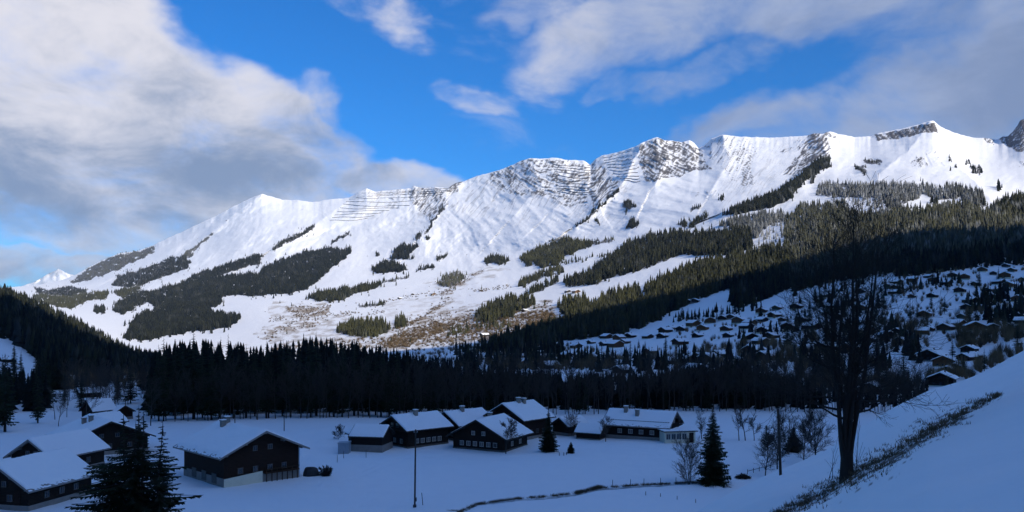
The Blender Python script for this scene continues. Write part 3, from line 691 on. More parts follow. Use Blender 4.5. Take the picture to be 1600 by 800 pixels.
FORESTS = [
 # far left of the range; the low tints also carry cloud shade
 ([(108, 440), (150, 412), (185, 397), (215, 393), (240, 384), (243, 392), (225, 403), (200, 411), (185, 421), (150, 433), (140, 437), (112, 442)], 2.0, 13, .62, .05),
 (strip([(285, 402), (305, 386), (332, 365)], 2.5), 3, 14, .5, .1), (strip([(283, 404), (300, 394)], 6), 3, 14, .5, .1),
 ([(183, 432), (230, 417), (265, 403), (290, 398), (298, 410), (290, 420), (260, 430), (230, 442), (200, 448), (176, 446)], 2.6, 16, .15, 0),
 ([(262, 455), (300, 430), (350, 413), (400, 398), (412, 400), (405, 410), (385, 416), (350, 428), (330, 433), (400, 427), (430, 408), (480, 392), (515, 387), (548, 388), (540, 405), (520, 415), (500, 435), (480, 450), (455, 457), (400, 461), (345, 462), (320, 478), (250, 482), (228, 470)], 2.8, 18, .10, 0),
 ([(52, 447), (75, 452), (110, 447), (135, 452), (135, 458), (100, 462), (60, 458)], 3, 16, .2, 0), ([(52, 458), (100, 463), (150, 455), (172, 454), (168, 465), (130, 471), (110, 482), (60, 472)], 2.6, 17, .8, 0), ([(175, 456), (215, 446), (218, 455), (190, 465)], 3, 17, .7, 0),
 ([(178, 474), (210, 458), (250, 450), (268, 444), (268, 452), (240, 464), (215, 477), (192, 491), (180, 487)], 3, 17, .2, 0),
 ([(192, 528), (215, 492), (250, 481), (290, 470), (345, 461), (345, 475), (325, 482), (332, 488), (376, 495), (370, 503), (345, 513), (300, 517), (270, 523), (230, 531)], 2.8, 18, .12, 0),
 ([(148, 478), (163, 477), (165, 487), (150, 490)], 3, 16, .2, 0), (strip([(262, 452), (300, 447), (345, 445)], 6), 3, 17, .2, 0),
 (strip([(428, 388), (445, 377), (470, 366), (494, 351)], 3), 3, 14, .3, 0), (strip([(518, 379), (530, 371), (546, 364)], 2), 3, 14, .2, 0), (strip([(664, 362), (680, 341), (694, 321)], 3), 3, 14, .2, 0), (strip([(649, 373), (657, 367)], 4), 3, 14, .2, 0), (strip([(668, 372), (672, 371)], 2.5), 3, 14, .2, 0),
 ([(610, 403), (622, 386), (635, 383), (655, 384), (640, 395), (637, 404), (613, 405)], 3, 20, .12, 0), ([(583, 421), (592, 411), (620, 408), (638, 420), (620, 425), (590, 426)], 3, 20, .12, 0), (strip([(587, 398), (594, 395)], 3), 3, 16, .2, 0), (strip([(653, 421), (668, 417), (680, 415)], 2), 3, 14, .2, 0), (strip([(682, 406), (700, 398)], 2), 3, 14, .2, 0),
 ([(755, 407), (768, 400), (785, 400), (798, 407), (780, 411), (760, 410)], 3, 17, .3, 0),
 ([(480, 464), (495, 457), (530, 453), (590, 442), (600, 440), (590, 448), (560, 457), (530, 470), (510, 470), (484, 467)], 4, 18, .4, 0), (strip([(600, 440), (640, 431)], 2), 6, 18, .3, 0),
 ([(525, 517), (550, 502), (580, 501), (600, 503), (610, 513), (605, 521), (570, 527), (545, 523)], 5, 17, .75, 0), ([(614, 513), (620, 498), (636, 498), (638, 511)], 5, 17, .6, 0),
 ([(740, 499), (752, 484), (775, 471), (800, 465), (835, 466), (830, 478), (800, 493), (780, 503), (750, 503)], 6, 17, .5, 0), (strip([(816, 463), (850, 448), (872, 437)], 3), 6, 17, .3, 0),
 ([(680, 442), (695, 427), (720, 422), (727, 432), (718, 441), (700, 449)], 5, 14, .7, .05),
 ([(420, 470), (860, 440), (860, 530), (420, 540)], 800, 13, .5, 0), (strip([(700, 520), (760, 512), (800, 515)], 5), 16, 15, .6, 0), (strip([(560, 478), (600, 474)], 2), 8, 13, .4, 0), (strip([(870, 412), (950, 398)], 3), 12, 14, .4, 0),
 ([(700, 545), (800, 530), (880, 532), (880, 575), (720, 578)], 22, 12, .15, 0),
 # centre
 ([(812, 403), (850, 385), (890, 373), (905, 378), (930, 381), (900, 392), (880, 402), (870, 414), (850, 417), (825, 414)], 4, 18, .6, 0), (strip([(812, 443), (840, 432), (880, 420)], 5), 5, 17, .5, 0),
 ([(880, 440), (920, 424), (950, 404), (980, 380), (1010, 370), (1050, 361), (1080, 365), (1130, 362), (1172, 358), (1176, 387), (1150, 397), (1100, 398), (1060, 398), (1000, 422), (950, 434), (935, 443), (890, 448)], 5.5, 18, .25, 0),
 ([(1015, 444), (1050, 429), (1100, 409), (1160, 399), (1232, 384), (1237, 424), (1150, 444), (1100, 464), (1060, 482), (1010, 507), (975, 519), (920, 528), (880, 532), (800, 546), (760, 548), (800, 528), (850, 513), (880, 506), (905, 502), (1005, 480), (1040, 470), (1005, 455)], 6, 16, .45, 0),
 ([(868, 480), (885, 468), (915, 467), (920, 480), (935, 474), (940, 466), (960, 460), (975, 455), (990, 455), (1000, 450), (1000, 466), (1015, 471), (1045, 468), (1040, 482), (990, 500), (930, 505), (890, 500)], 7, 17, .6, 0),
 ([(1100, 456), (1150, 440), (1235, 432), (1240, 446), (1190, 470), (1165, 478), (1150, 482), (1140, 470), (1150, 452)], 9, 15, .15, 0),
 # spur and knoll
 ([(1130, 335), (1170, 317), (1210, 302), (1240, 283), (1262, 268), (1278, 248), (1300, 248), (1290, 262), (1270, 273), (1255, 281), (1243, 301), (1230, 314), (1200, 325), (1150, 335)], 3.4, 17, .2, 0),
 ([(1125, 352), (1150, 340), (1220, 330), (1228, 345), (1200, 350), (1180, 372), (1170, 365)], 5.5, 16, .2, .15), ([(1175, 345), (1228, 330), (1228, 380), (1190, 388)], 26, 14, .2, .3),
 (strip([(901, 353), (915, 343), (935, 324), (967, 296)], 1.8), 2.6, 13, .1, 0), ([(973, 324), (975, 312), (985, 313), (994, 322), (985, 326)], 4, 14, .1, 0), ([(978, 356), (985, 343), (993, 342), (998, 353), (990, 356)], 4, 14, .1, 0), (strip([(930, 343), (936, 349)], 3), 3, 13, .1, 0), (strip([(977, 333), (979, 331)], 3), 4, 13, .1, 0),
 ([(1058, 350), (1070, 343), (1075, 349), (1070, 354)], 5, 15, .2, 0), (strip([(1078, 353), (1090, 346), (1106, 334)], 4), 5, 15, .2, 0), (strip([(1076, 328), (1094, 323)], 3), 5, 14, .1, 0), (strip([(1125, 312), (1133, 308)], 2.5), 4, 13, .1, 0),
 ([(900, 378), (960, 372), (958, 378), (905, 384)], 8, 14, .5, 0), (strip([(855, 376), (885, 373)], 1.5), 8, 12, .4, 0),
 # right: band above the village
 ([(1275, 305), (1278, 288), (1300, 285), (1340, 288), (1400, 288), (1450, 291), (1490, 303), (1498, 309), (1470, 312), (1440, 303), (1430, 312), (1400, 320), (1385, 310), (1340, 307), (1300, 308)], 6, 15, .15, .22),
 ([(1475, 292), (1500, 292), (1535, 303), (1542, 323), (1515, 321), (1495, 303)], 6, 15, .15, .1), ([(1550, 325), (1580, 308), (1610, 303), (1700, 290), (1700, 340), (1545, 340)], 7, 16, .3, 0),
 ([(1325, 308), (1390, 306), (1385, 325), (1340, 328)], 20, 14, .3, .3), ([(1370, 305), (1400, 318), (1425, 330), (1400, 332), (1385, 322)], 9, 14, .2, .1), (strip([(1455, 316), (1462, 318)], 3), 5, 14, .2, 0),
 ([(1226, 350), (1250, 320), (1320, 316), (1330, 334), (1400, 334), (1450, 329), (1500, 319), (1540, 334), (1610, 318), (1800, 300), (1800, 385), (1600, 388), (1560, 397), (1480, 407), (1415, 404), (1400, 412), (1330, 422), (1238, 442), (1228, 400)], 7.5, 15, .62, .04),
 ([(1238, 430), (1330, 412), (1400, 404), (1480, 398), (1600, 378), (1700, 370), (1700, 400), (1570, 402), (1500, 415), (1430, 428), (1400, 424), (1330, 436), (1270, 446), (1240, 456)], 9, 14, .15, 0),
 (strip([(1480, 243), (1492, 262)], 5), 12, 13, .1, 0), (strip([(1505, 250), (1520, 258)], 6), 14, 13, .1, 0), (strip([(1516, 262), (1532, 270)], 4), 7, 13, .1, 0), (strip([(1560, 294), (1563, 293)], 3.5), 2, 17, .1, 0), (strip([(1268, 282), (1274, 277)], 6), 4, 14, .1, 0), (strip([(1338, 262), (1350, 270)], 3), 4, 12, .1, 0), (strip([(1350, 252), (1374, 254)], 2), 5, 10, .3, 0),
 ([(1400, 412), (1480, 402), (1600, 388), (1700, 390), (1700, 415), (1560, 414), (1470, 424), (1400, 432)], 12, 12, .1, 0), (strip([(1510, 480), (1540, 470), (1600, 458)], 10), 30, 11, .1, 0), (strip([(1540, 505), (1600, 490)], 9), 22, 12, .1, 0), (strip([(1395, 455), (1440, 446), (1500, 442)], 6), 40, 10, .1, 0), (strip([(1385, 520), (1410, 540), (1440, 560)], 14), 34, 12, .1, 0), (strip([(1050, 500), (1130, 492), (1200, 478)], 5), 34, 10, .1, 0), (strip([(880, 565), (980, 575), (1100, 570), (1200, 565)], 9), 75, 12, .1, 0), (strip([(1150, 535), (1235, 525)], 12), 80, 12, .1, 0), ([(1238, 445), (1395, 425), (1400, 520), (1385, 600), (1240, 600)], 260, 13, .1, 0),
 # left hill in front of the range
 ([(-300, 420), (-60, 440), (0, 444), (40, 462), (60, 475), (90, 490), (120, 503), (150, 520), (180, 540), (210, 556), (245, 566), (262, 590), (150, 596), (120, 585), (60, 565), (45, 548), (20, 530), (0, 520), (-100, 510), (-300, 500)], 7, 17, .18, 0),
 ([(60, 575), (90, 570), (110, 590), (90, 620), (60, 620)], 30, 14, .1, 0), ([(240, 560), (262, 560), (262, 590), (240, 590)], 8, 14, .2, 0)]
forest_floor(FORESTS)
far_trees(FORESTS, 'mountain_forest', 3, 'dark conifer forests in blocks and strips across the mountain slopes')

def brushwood():
    r = np.random.default_rng(8)
    AR = [([(640, 548), (700, 538), (800, 528), (880, 530), (860, 570), (720, 575), (640, 570)], 30), ([(448, 480), (460, 477), (500, 480), (520, 475), (510, 488), (490, 493), (465, 498), (450, 488)], 12), ([(410, 522), (450, 505), (480, 495), (520, 495), (500, 510), (450, 520), (420, 535)], 45), ([(598, 534), (620, 523), (645, 513), (680, 503), (722, 513), (700, 518), (680, 523), (650, 533), (640, 543), (600, 543)], 12),
          (strip([(640, 508), (665, 492), (702, 467)], 3), 10), (strip([(690, 459), (725, 440), (755, 422)], 3), 12), ([(700, 500), (800, 496), (860, 490), (870, 495), (840, 518), (760, 530), (720, 528)], 26), ([(812, 495), (850, 484), (870, 493), (860, 503), (840, 517), (815, 500)], 12), ([(680, 441), (720, 425), (725, 436), (700, 449)], 16),
          ([(420, 545), (520, 530), (600, 528), (600, 545), (520, 552), (420, 556)], 30), ([(400, 470), (740, 440), (740, 520), (400, 530)], 420), ([(620, 500), (860, 470), (870, 520), (700, 540), (600, 545)], 32), (strip([(600, 470), (650, 462), (710, 458)], 3), 30), (strip([(740, 455), (800, 448)], 3), 20), (strip([(420, 500), (500, 492), (600, 488)], 4), 26), ([(1150, 640), (1200, 600), (1440, 600), (1440, 640)], 60), ([(1000, 548), (1200, 535), (1400, 575), (1200, 585), (1000, 575)], 60), (strip([(1395, 432), (1500, 418), (1600, 402)], 9), 26), (strip([(1400, 458), (1500, 448), (1600, 440)], 4), 40), (strip([(1440, 475), (1470, 500)], 6), 40), (strip([(1400, 505), (1440, 525)], 8), 30), (strip([(1500, 490), (1600, 478)], 5), 40), ([(1485, 530), (1600, 510), (1600, 530), (1500, 552)], 22),
          ([(1050, 505), (1250, 478), (1400, 440), (1600, 420), (1600, 520), (1400, 550), (1060, 545)], 120), (strip([(1060, 520), (1130, 512), (1200, 505)], 3), 60), ([(1240, 440), (1395, 430), (1400, 520), (1240, 560)], 170), ([(760, 545), (880, 535), (980, 560), (980, 580), (760, 580)], 26), ([(60, 560), (250, 560), (250, 610), (60, 620)], 60), ([(1440, 600), (1500, 570), (1600, 540), (1600, 560), (1480, 610)], 60), ([(420, 405), (940, 380), (940, 395), (600, 430)], 2500)]
    V, Fc, TT = [], [], []; base = 0; n = 0
    for poly, step in AR:
        xs_ = [p[0] for p in poly]; ys_ = [p[1] for p in poly]; step = step*(.4 if step < 50 and max(ys_) < 560 and max(xs_) < 900 else 1.); k = int((max(xs_)-min(xs_))*(max(ys_)-min(ys_))/step)
        qx = r.uniform(min(xs_), max(xs_), k); qy = r.uniform(min(ys_), max(ys_), k); ok = inpoly(qx, qy, poly)
        for x, y in zip(qx[ok], qy[ok]):
            p = surf(x, y)
            if p.y < 300: continue
            broad = 2.1 if p.y > 900 else 1.; h = r.uniform(3.5, 6.5) if p.y > 600 else r.uniform(5, 10); m = 44 if p.y > 900 else 70
            # bunch of thin upright twigs
            a = r.uniform(0, 6.28, m); u = r.uniform(0, 1, m)**.5; top = np.stack([np.cos(a)*u*h*.42*broad, np.sin(a)*u*h*.42*broad, h*(.35+.65*np.sqrt(1-u*u*.8))*r.uniform(.7, 1, m)], -1)
            bot = top*np.array([.35, .35, .15])*r.uniform(.3, 1.6, (m, 1)); wv = np.stack([np.cos(a+1.5), np.sin(a+1.5), 0*a], -1)*h*(.028 if p.y > 900 else .014)
            P = np.array(tuple(p)); v = np.stack([P+bot-wv, P+bot+wv, P+top], 1).reshape(-1, 3); V.append(v)
            Fc.append(base+np.arange(m*3).reshape(-1, 3)); base += m*3; TT.append(np.full(m*3, r.uniform(0, 1))); n += 1
    mesh_np('brushwood', np.concatenate(V), np.concatenate(Fc), M['brush'], attrs={'tint': ('POINT', np.concatenate(TT))}, kind='stuff', label='brown leafless brushwood and hedges spread over the lower slopes', cat='brushwood')
    print('brush', n)
brushwood()

# single trees further up
def named_trees():
    r = random.Random(21)
    for q, y, hp, lab in [(1422, 500, 30, 'pointed dark spruce in front of the village, left one of a close pair'), (1433, 497, 28, 'dark spruce in front of the village, right one of a close pair'), (1476, 490, 30, 'broad dark spruce standing on the open snow of the village'), (1538, 580, 36, 'dark spruce just above the crest of the right hand snow slope'),
                          (1488, 558, 30, 'dark spruce among bushes left of the lower village chalets'), (1590, 548, 40, 'big dark spruce at the right edge above the snow slope'), (1507, 585, 26, 'small spruce beside the lowest village chalet'), (1385, 620, 75, 'tall dark spruce right of the big bare tree, left one of two'), (1412, 620, 85, 'tall dark spruce right of the big bare tree, right one of two'),
                          (1040, 546, 26, 'dark spruce in the middle of the village left of the big bare tree'), (998, 545, 16, 'small spruce beside the left village chalets'), (1008, 545, 14, 'smallest spruce beside the left village chalets')]:
        P = surf(q, y); h = hp/F*P.y*1.0; k = r.choice(SPR); w = h/20*1.15
        k.put(P, r.uniform(0, 6), (w, w, h/20), label=lab, cat='tree')
    rows = [('beside the upper village chalets', [(1270, 520), (1075, 497), (1085, 497), (1092, 496), (1120, 497), (1127, 494), (1145, 493), (1066, 495), (1060, 500)]), ('between the village chalets right of the big bare tree', [(1395, 470), (1405, 458), (1480, 452), (1530, 445), (1560, 470), (1566, 500), (1555, 505), (1545, 480), (1525, 500), (1515, 500), (1570, 450), (1600, 460), (1455, 475), (1560, 440)]),
            ('in front of the village left of the big bare tree', [(905, 560), (940, 570), (985, 565), (1000, 575), (1110, 575), (1150, 575), (1185, 580), (1215, 570), (1240, 560), (860, 565), (880, 570), (830, 570)]), ('behind the big bare tree on the village slope', [(1240, 480), (1265, 500), (1290, 520), (1340, 510), (1365, 500), (1380, 480), (1345, 560), (1370, 570), (1290, 590), (1250, 590), (1230, 540)])]
    for where, lst in rows:
        for q, y in lst:
            P = surf(q, y+4); h = r.uniform(11, 17) if 'behind' not in where else r.uniform(14, 22); k = r.choice(SPR); w = h/20*r.uniform(.9, 1.2)
            k.put(P, r.uniform(0, 6), (w, w, h/20), label=f'dark spruce {where}', cat='tree', group=f'spruces {where}')
named_trees()
def forest_depth():
    """the mass of trees behind the front rows: spruces and bare trees too many to count"""
    r = np.random.default_rng(17); n = 2000; px = np.concatenate([r.uniform(236, 1450, n), r.uniform(-80, 78, 150)]); s = np.concatenate([r.uniform(236, 345, n), r.uniform(230, 345, 150)])
    tops = np.interp(px, [-80, 80, 235, 260, 300, 400, 500, 620, 700, 800, 900, 1000, 1100, 1160, 1200, 1300, 1450], [570, 575, 556, 536, 530, 540, 528, 545, 560, 572, 580, 580, 566, 556, 580, 602, 612])
    vs, fs = [], []; base = 0; sides = 7
    for q, d, ty in zip(px, s, tops):
        P = far_ground(q, d); h = max(5, EYE+(HZ-ty)/F*d-P.z)*r.uniform(.55, 1.08); w = h*r.uniform(.13, .22)
        for k in range(9):
            t = k/9; a = r.uniform(0, 6.28)+np.arange(sides)/sides*6.283; rad = w*(1-t)**.8*r.uniform(.55, 1.25, sides); z = h*(.06+.9*t)
            v = np.concatenate([np.stack([P.x+np.cos(a)*rad, P.y+np.sin(a)*rad, P.z+z-rad*.35+r.uniform(-.3, .3, sides)], -1), [[P.x, P.y, P.z+z+h*.19*(1-.4*t)]]])
            vs.append(v); i = np.arange(sides); fs.append(np.stack([base+i, base+(i+1) % sides, np.full(sides, base+sides)], -1)); base += sides+1
    V = np.concatenate(vs); mesh_np('forest_interior', V, np.concatenate(fs), M['far_needles'], attrs={'tint': ('POINT', np.full(len(V), .05)), 'frost': ('POINT', np.zeros(len(V)))}, kind='stuff', label='dense shaded spruce wood behind the front rows of the valley forest', cat='forest')
forest_depth()

# ------------------------------------------------------------------ buildings
class MB:
    def __init__(s): s.v = []; s.f = []; s.m = []
    def add(s, v, f, mi=0):
        n = len(s.v); s.v += [tuple(p) for p in v]; s.f += [tuple(i+n for i in q) for q in f]; s.m += [mi]*len(f); return s
    def box(s, c, d, mi=0):
        x, y, z = c; a, b, h = d[0]/2, d[1]/2, d[2]/2
        v = [(x+i*a, y+j*b, z+k*h) for k in (-1, 1) for j in (-1, 1) for i in (-1, 1)]
        return s.add(v, [(0, 2, 3, 1), (4, 5, 7, 6), (0, 1, 5, 4), (2, 6, 7, 3), (0, 4, 6, 2), (1, 3, 7, 5)], mi)
    def prism(s, prof, y0, y1, mi=0):
        n = len(prof); v = [(x, y0, z) for x, z in prof]+[(x, y1, z) for x, z in prof]
        f = [tuple(range(n)), tuple(range(2*n-1, n-1, -1))]+[(i, i+n, (i+1) % n+n, (i+1) % n) for i in range(n)]
        return s.add(v, f, mi)
    def build(s, name, mats, parent=None, smooth=False, bevel=0, **k):
        o = mesh_np(name, s.v, s.f, mats, parent, **k)
        o.data.polygons.foreach_set('material_index', s.m)
        if smooth: o.data.polygons.foreach_set('use_smooth', [True]*len(s.f))
        if bevel:
            b = o.modifiers.new('bevel', 'BEVEL'); b.width = bevel; b.segments = 2; b.limit_method = 'ANGLE'
        return o
def roof_snow(W, L, h, rise, ov, th, seed, x0=None, x1=None, bare=0.):
    """snow blanket on both roof planes, uneven thickness and ragged eave"""
    r = random.Random(seed); nx, ny = 60, 48; hw = W/2+ov; sl_ = rise/(W/2); v = []; f = []
    cols = nx+1; ys = [-(L/2+ov)+(L+2*ov)*j/ny for j in range(ny+1)]
    top = []
    nx0 = nx
    for j in range(ny+1):
        for i in range(nx+1):
            u = i/nx*2-1;  x = u*hw; z = h+rise-abs(x)*sl_+.14
            e = min(1, (1-abs(u))*7)*min(1, min(j, ny-j)*.9+.25)
            if bare and (1-abs(u))*hw < bare*(1+.35*math.sin(ys[j]*1.7+seed)+.2*math.sin(ys[j]*4.1)): e = .02
            e *= 1+.3*math.sin(x*1.3+seed)*math.sin(ys[j]*.9+seed)
            t = th*(.35+.65*e)*r.uniform(.88, 1.1) if e > .05 else .01
            v.append((x*(1-.015*r.random()), ys[j], z+t-abs(0)*.1)); top.append(z)
    n = len(v); v += [(p[0], p[1], top[i]-.02) for i, p in enumerate(v)]
    for j in range(ny):
        for i in range(nx):
            a = j*cols+i; f.append((a, a+1, a+cols+1, a+cols))
    edge = [i for i in range(cols)]+[(j+1)*cols-1 for j in range(1, ny+1)]+[ny*cols+i for i in range(cols-2, -1, -1)]+[j*cols for j in range(ny-1, 0, -1)]
    for k in range(len(edge)):
        a, b = edge[k], edge[(k+1) % len(edge)]; f.append((b, a, a+n, b+n))
    return v, f
def chalet(name, W, L, h, rise, ov=.9, wall='wood_dark', base=.7, base_mat='concrete', th=.28, seed=0, chim=((0, 1),), wins=2, long_wins=2, side=-1, balcony=False, roof_tiles=False, door=True, bare=0., rich=True, lean_base=0., win_pane='glass'):
    """timber chalet: gable front at local -y, ridge along y. side: which long wall (x sign) has its windows seen"""
    e = empty(name); r = random.Random(seed+99)
    bd = MB(); bd.prism([(-W/2, base), (W/2, base), (W/2, h), (0, h+rise), (-W/2, h)], -L/2, L/2)
    bd.build('wall', M[wall], e)
    fd = MB(); fd.box((0, 0, (base-1.2)/2), (W+.12, L+.12, base+1.2)); fd.build('foundation', M[base_mat], e)
    # roof: two slabs
    sl_ = rise/(W/2); hw = W/2+ov; yo = L/2+ov; zt = h+rise; t = .16
    rf = MB(); rf.prism([(-hw, zt-hw*sl_-.04), (0, zt-.04), (hw, zt-hw*sl_-.04), (hw, zt-hw*sl_+t-.04), (0, zt+t-.04), (-hw, zt-hw*sl_+t-.04)], -yo, yo)
    if rich:
        for sx in (-1, 1):   # barge boards and rafter ends
            for yy in (-yo-.03, yo+.03):
                a = (sx*0, zt-.1); b = (sx*hw, zt-hw*sl_-.1)
                rf.prism([(a[0], a[1]), (b[0], b[1]), (b[0], b[1]+.28), (a[0], a[1]+.28)] if sx > 0 else [(b[0], b[1]), (a[0], a[1]), (a[0], a[1]+.28), (b[0], b[1]+.28)], yy-.03, yy+.03)
        for fx in (-.5, -.25, 0, .25, .5):
            rf.box((fx*W, -L/2-ov*.45, zt-abs(fx*W)*sl_-.22), (.2, ov*.9, .24))
    ro = rf.build('roof', M['tile'] if roof_tiles else M['roof_dark'], e)
    if th > 0:
        v, f = roof_snow(W, L, h, rise, ov-.06, th, seed, bare=bare); mesh_np('snow', v, f, M['snow'], ro, smooth=True)
    for cx, cy in chim:
        c = MB(); zc = zt-abs(cx)*sl_; c.box((cx, cy, zc+.55), (.75, .75, 1.5)); c.box((cx, cy, zc+1.36), (.95, .95, .14), 0)
        co = c.build('chimney', M['concrete'], ro)
        if rich:
            s_ = MB(); s_.box((cx, cy, zc+1.50), (.9, .9, .14)); s_.build('snow_cap', M['snow'], co, bevel=.05)
    def window(x, y, z, w_, h_, ax):
        fr = MB(); g = MB()
        if ax == 'y':
            s_ = -1
            for dx in (-w_/2, 0, w_/2): fr.box((x+dx, y-.04, z), (.07 if dx else .045, .08, h_+.07))
            for dz in (-h_/2, h_/2): fr.box((x, y-.045, z+dz), (w_+.12, .09, .08))
            g.box((x, y-.012, z), (w_-.04, .02, h_-.04))
        else:
            s_ = side
            for dy in (-w_/2, 0, w_/2): fr.box((x+s_*.04, y+dy, z), (.08, .07 if dy else .045, h_+.07))
            for dz in (-h_/2, h_/2): fr.box((x+s_*.045, y, z+dz), (.09, w_+.12, .08))
            g.box((x+s_*.012, y, z), (.02, w_-.04, h_-.04))
        w = fr.build('window', M['white_paint'] if win_pane == 'curtain' else M['wood_grey'], e); g.build('pane', M[win_pane], w)
    if rich:
        for k in range(wins):
            x = (k-(wins-1)/2)*W*.78/max(wins, 1)
            window(x, -L/2, base+.9 if h > 2.6 else base+.7, .8, .85, 'y')
        if h+rise > 5.5 and wins:
            for k in (-1, 1): window(k*W*.1, -L/2, h+.35, .7, .75, 'y')
        for k in range(long_wins):
            y = (k-(long_wins-1)/2)*L*.7/max(long_wins, 1); window(side*W/2, y, base+.95, .85, .85, 'x')
        if door:
            d = MB(); d.box((W*.32, -L/2-.03, base+.95), (1.0, .06, 1.95)); dd = d.build('door', M['wood_red'], e)
            hh = MB(); hh.box((W*.32+.38, -L/2-.09, base+.95), (.05, .06, .16)); hh.build('handle', M['metal_dark'], dd)
    if balcony:
        b = MB(); zb = h-.55; b.box((0, -L/2-.5, zb), (W*.92, 1.0, .12)); b.box((0, -L/2-.97, zb+.95), (W*.92, .08, .1))
        n = int(W*.92/.35)
        for k in range(n+1): b.box((-W*.46+k*W*.92/n, -L/2-.97, zb+.5), (.16, .04, .84))
        b.build('balcony', M[wall], e)
    register(e); return e
def place_corner(e, px, py, yaw, W, L, s=None, sink=.0):
    """near corner of gable and long wall stands at a spot of the ground"""
    P = at_row(px, py) if s is None else far_ground(px, s)
    cx = (-W/2 if yaw > 0 else W/2); a = R(yaw)
    off = Vector((cx*math.cos(a)+L/2*math.sin(a), cx*math.sin(a)-L/2*math.cos(a), 0))
    c = P-off; e.location = (c.x, c.y, P.z-sink); e.rotation_euler = (0, 0, a); return e
def near_houses():
    G1 = 'chalets of the hamlet in front of the forest'
    def H(name, px, py, yaw, W, L, h, rise, label, cat, group=None, s=None, **k):
        side = -1 if yaw > 0 else 1
        e = chalet(name, W, L, h, rise, seed=int(px), side=side, **k); place_corner(e, px, py, yaw, W, L, s); return props(e, label=label, cat=cat, group=group)
    e = H('timber_barn', 350, 762, 45, 12.7, 14.5, 5.1, 2.9, 'big dark timber barn with snowy roof and pale stone base', 'barn', wall='wood_red', base=1.3, base_mat='concrete', chim=((-1.2, 4.0), (-.2, 4.6)), wins=4, long_wins=0, ov=1.3, door=False, win_pane='glass', th=.3, bare=.55, roof_tiles=True)
    # pale plastered plinth under the gable, plank gallery and wood stacked beside it
    b = MB(); b.prism([(-6.4, -.6), (-.1, -.6), (-.1, 1.75), (-6.4, 1.25)], -7.42, -7.28); b.build('plinth', M['plaster'], e)
    b = MB(); b.box((3.2, -7.6, 1.35), (6.0, .5, .16)); [b.box((.4+k*.9, -7.8, .9), (.12, .12, 1.9)) for k in range(7)]; b.box((3.2, -7.8, 1.95), (6, .06, .12)); b.build('gallery', M['wood_brown'], e)
    for k in range(3):
        b = MB(); b.box((-6.42, -4.+k*3.6, 1.0), (.1, 1.6, 1.5)); b.build('stable_door', M['wood_grey'], e)
    b = MB(); b.box((6.42, -7.3, 2.4), (.1, .1, 5.0)); b.build('downpipe', M['metal'], e)
    H('small_barn', 597, 707, 78, 5.6, 6.4, 3.1, 1.6, 'small barn with even snowy roof on a grey concrete base at left of hamlet', 'barn', G1, wall='wood_black', base=1.35, base_mat='concrete', chim=(), wins=0, long_wins=0, ov=.45, door=False)
    b = empty('metal_shed', at_row(538, 708)); props(b, label='bluish corrugated metal shed left of the small concrete based barn', cat='shed')
    q = MB(); q.box((0, 0, .95), (2.1, 1.8, 2.1)); [q.box((-.95+i*.24, -.92, .95), (.07, .05, 2.0)) for i in range(9)]; q.build('wall', M['metal'], b)
    q = MB(); q.prism([(-1.15, 2.0), (1.15, 2.0), (1.15, 2.25), (-1.15, 2.1)], -1.05, 1.05); q.build('roof', M['metal'], b)
    H('lean_to', 560, 700, 35, 3.4, 5.0, 2.4, 1.0, 'low snowy lean-to shed peeking out behind the small barn', 'shed', s=163, wall='wood_dark', base=.3, chim=(), wins=0, long_wins=0, ov=.5, door=False)
    H('chalet', 637, 701, -48, 9.2, 10.2, 3.9, 2.2, 'dark chalet with thick snowy roof, second building from left in hamlet', 'chalet', G1, base=.35, base_mat='wood_grey', chim=((.8, -.5),), wins=3, long_wins=5, balcony=True, win_pane='curtain')
    H('chalet', 718, 694, -46, 8.2, 9.4, 3.6, 2.2, 'dark chalet half hidden between two snowy roofed chalets of hamlet', 'chalet', G1, base=.35, base_mat='wood_grey', s=171, chim=((.6, -1),), wins=2, long_wins=3)
    H('chalet', 788, 707, -27, 11.6, 10.2, 3.0, 3.0, 'widest dark chalet of hamlet with a bare tree before its right wall', 'chalet', G1, base=.35, base_mat='wood_grey', win_pane='curtain', chim=((-1.6, 2.6),), wins=6, long_wins=2, th=.16, ov=1.1)
    H('chalet', 818, 690, -40, 10.6, 9.4, 4.6, 2.8, 'tallest chalet of hamlet with bright snowy roof behind the widest one', 'chalet', G1, s=171, chim=((.5, -.6), (.9, .8)), wins=3, long_wins=3, wall='wood_red')
    H('shed', 888, 683, -50, 5.0, 6, 2.3, 1.5, 'low dark shed with snowy roof right of the hamlet spruce', 'shed', s=176, chim=(), wins=0, long_wins=0, ov=.5, door=False)
    H('shed', 937, 688, 62, 3.6, 5.4, 1.5, 1.3, 'tiny shed sunk in snow left of the long farmhouse', 'shed', s=170, chim=(), wins=0, long_wins=0, ov=.4, door=False, base=.2)
    e = H('farmhouse', 1042, 690, 63, 9.2, 13.5, 3.2, 2.5, 'long dark farmhouse with thin snow on its tiled roof', 'farmhouse', roof_tiles=True, bare=.7, th=.10, chim=((-1.0, 3.4), (-2.0, .5)), wins=2, long_wins=4, ov=.9, balcony=True, win_pane='curtain')
    b = MB()
    for k in range(26): b.box((-3.9-.02*(k % 2), -6.9+k*.55, 3.88), (.06, .34, .10))
    b.box((-3.88, 0, 3.84), (.05, 14.2, .05))
    b.build('snow_guard', M['metal_dark'], e)
    # white annex
    P = at_row(1057, 690); a = empty('annex', P, R(10)); props(a, label='low white annex with flat snowy roof at right end of farmhouse', cat='annex')
    q = MB(); q.box((0, 0, 1.0), (6.6, 4.2, 2.6)); q.build('wall', M['plaster'], a)
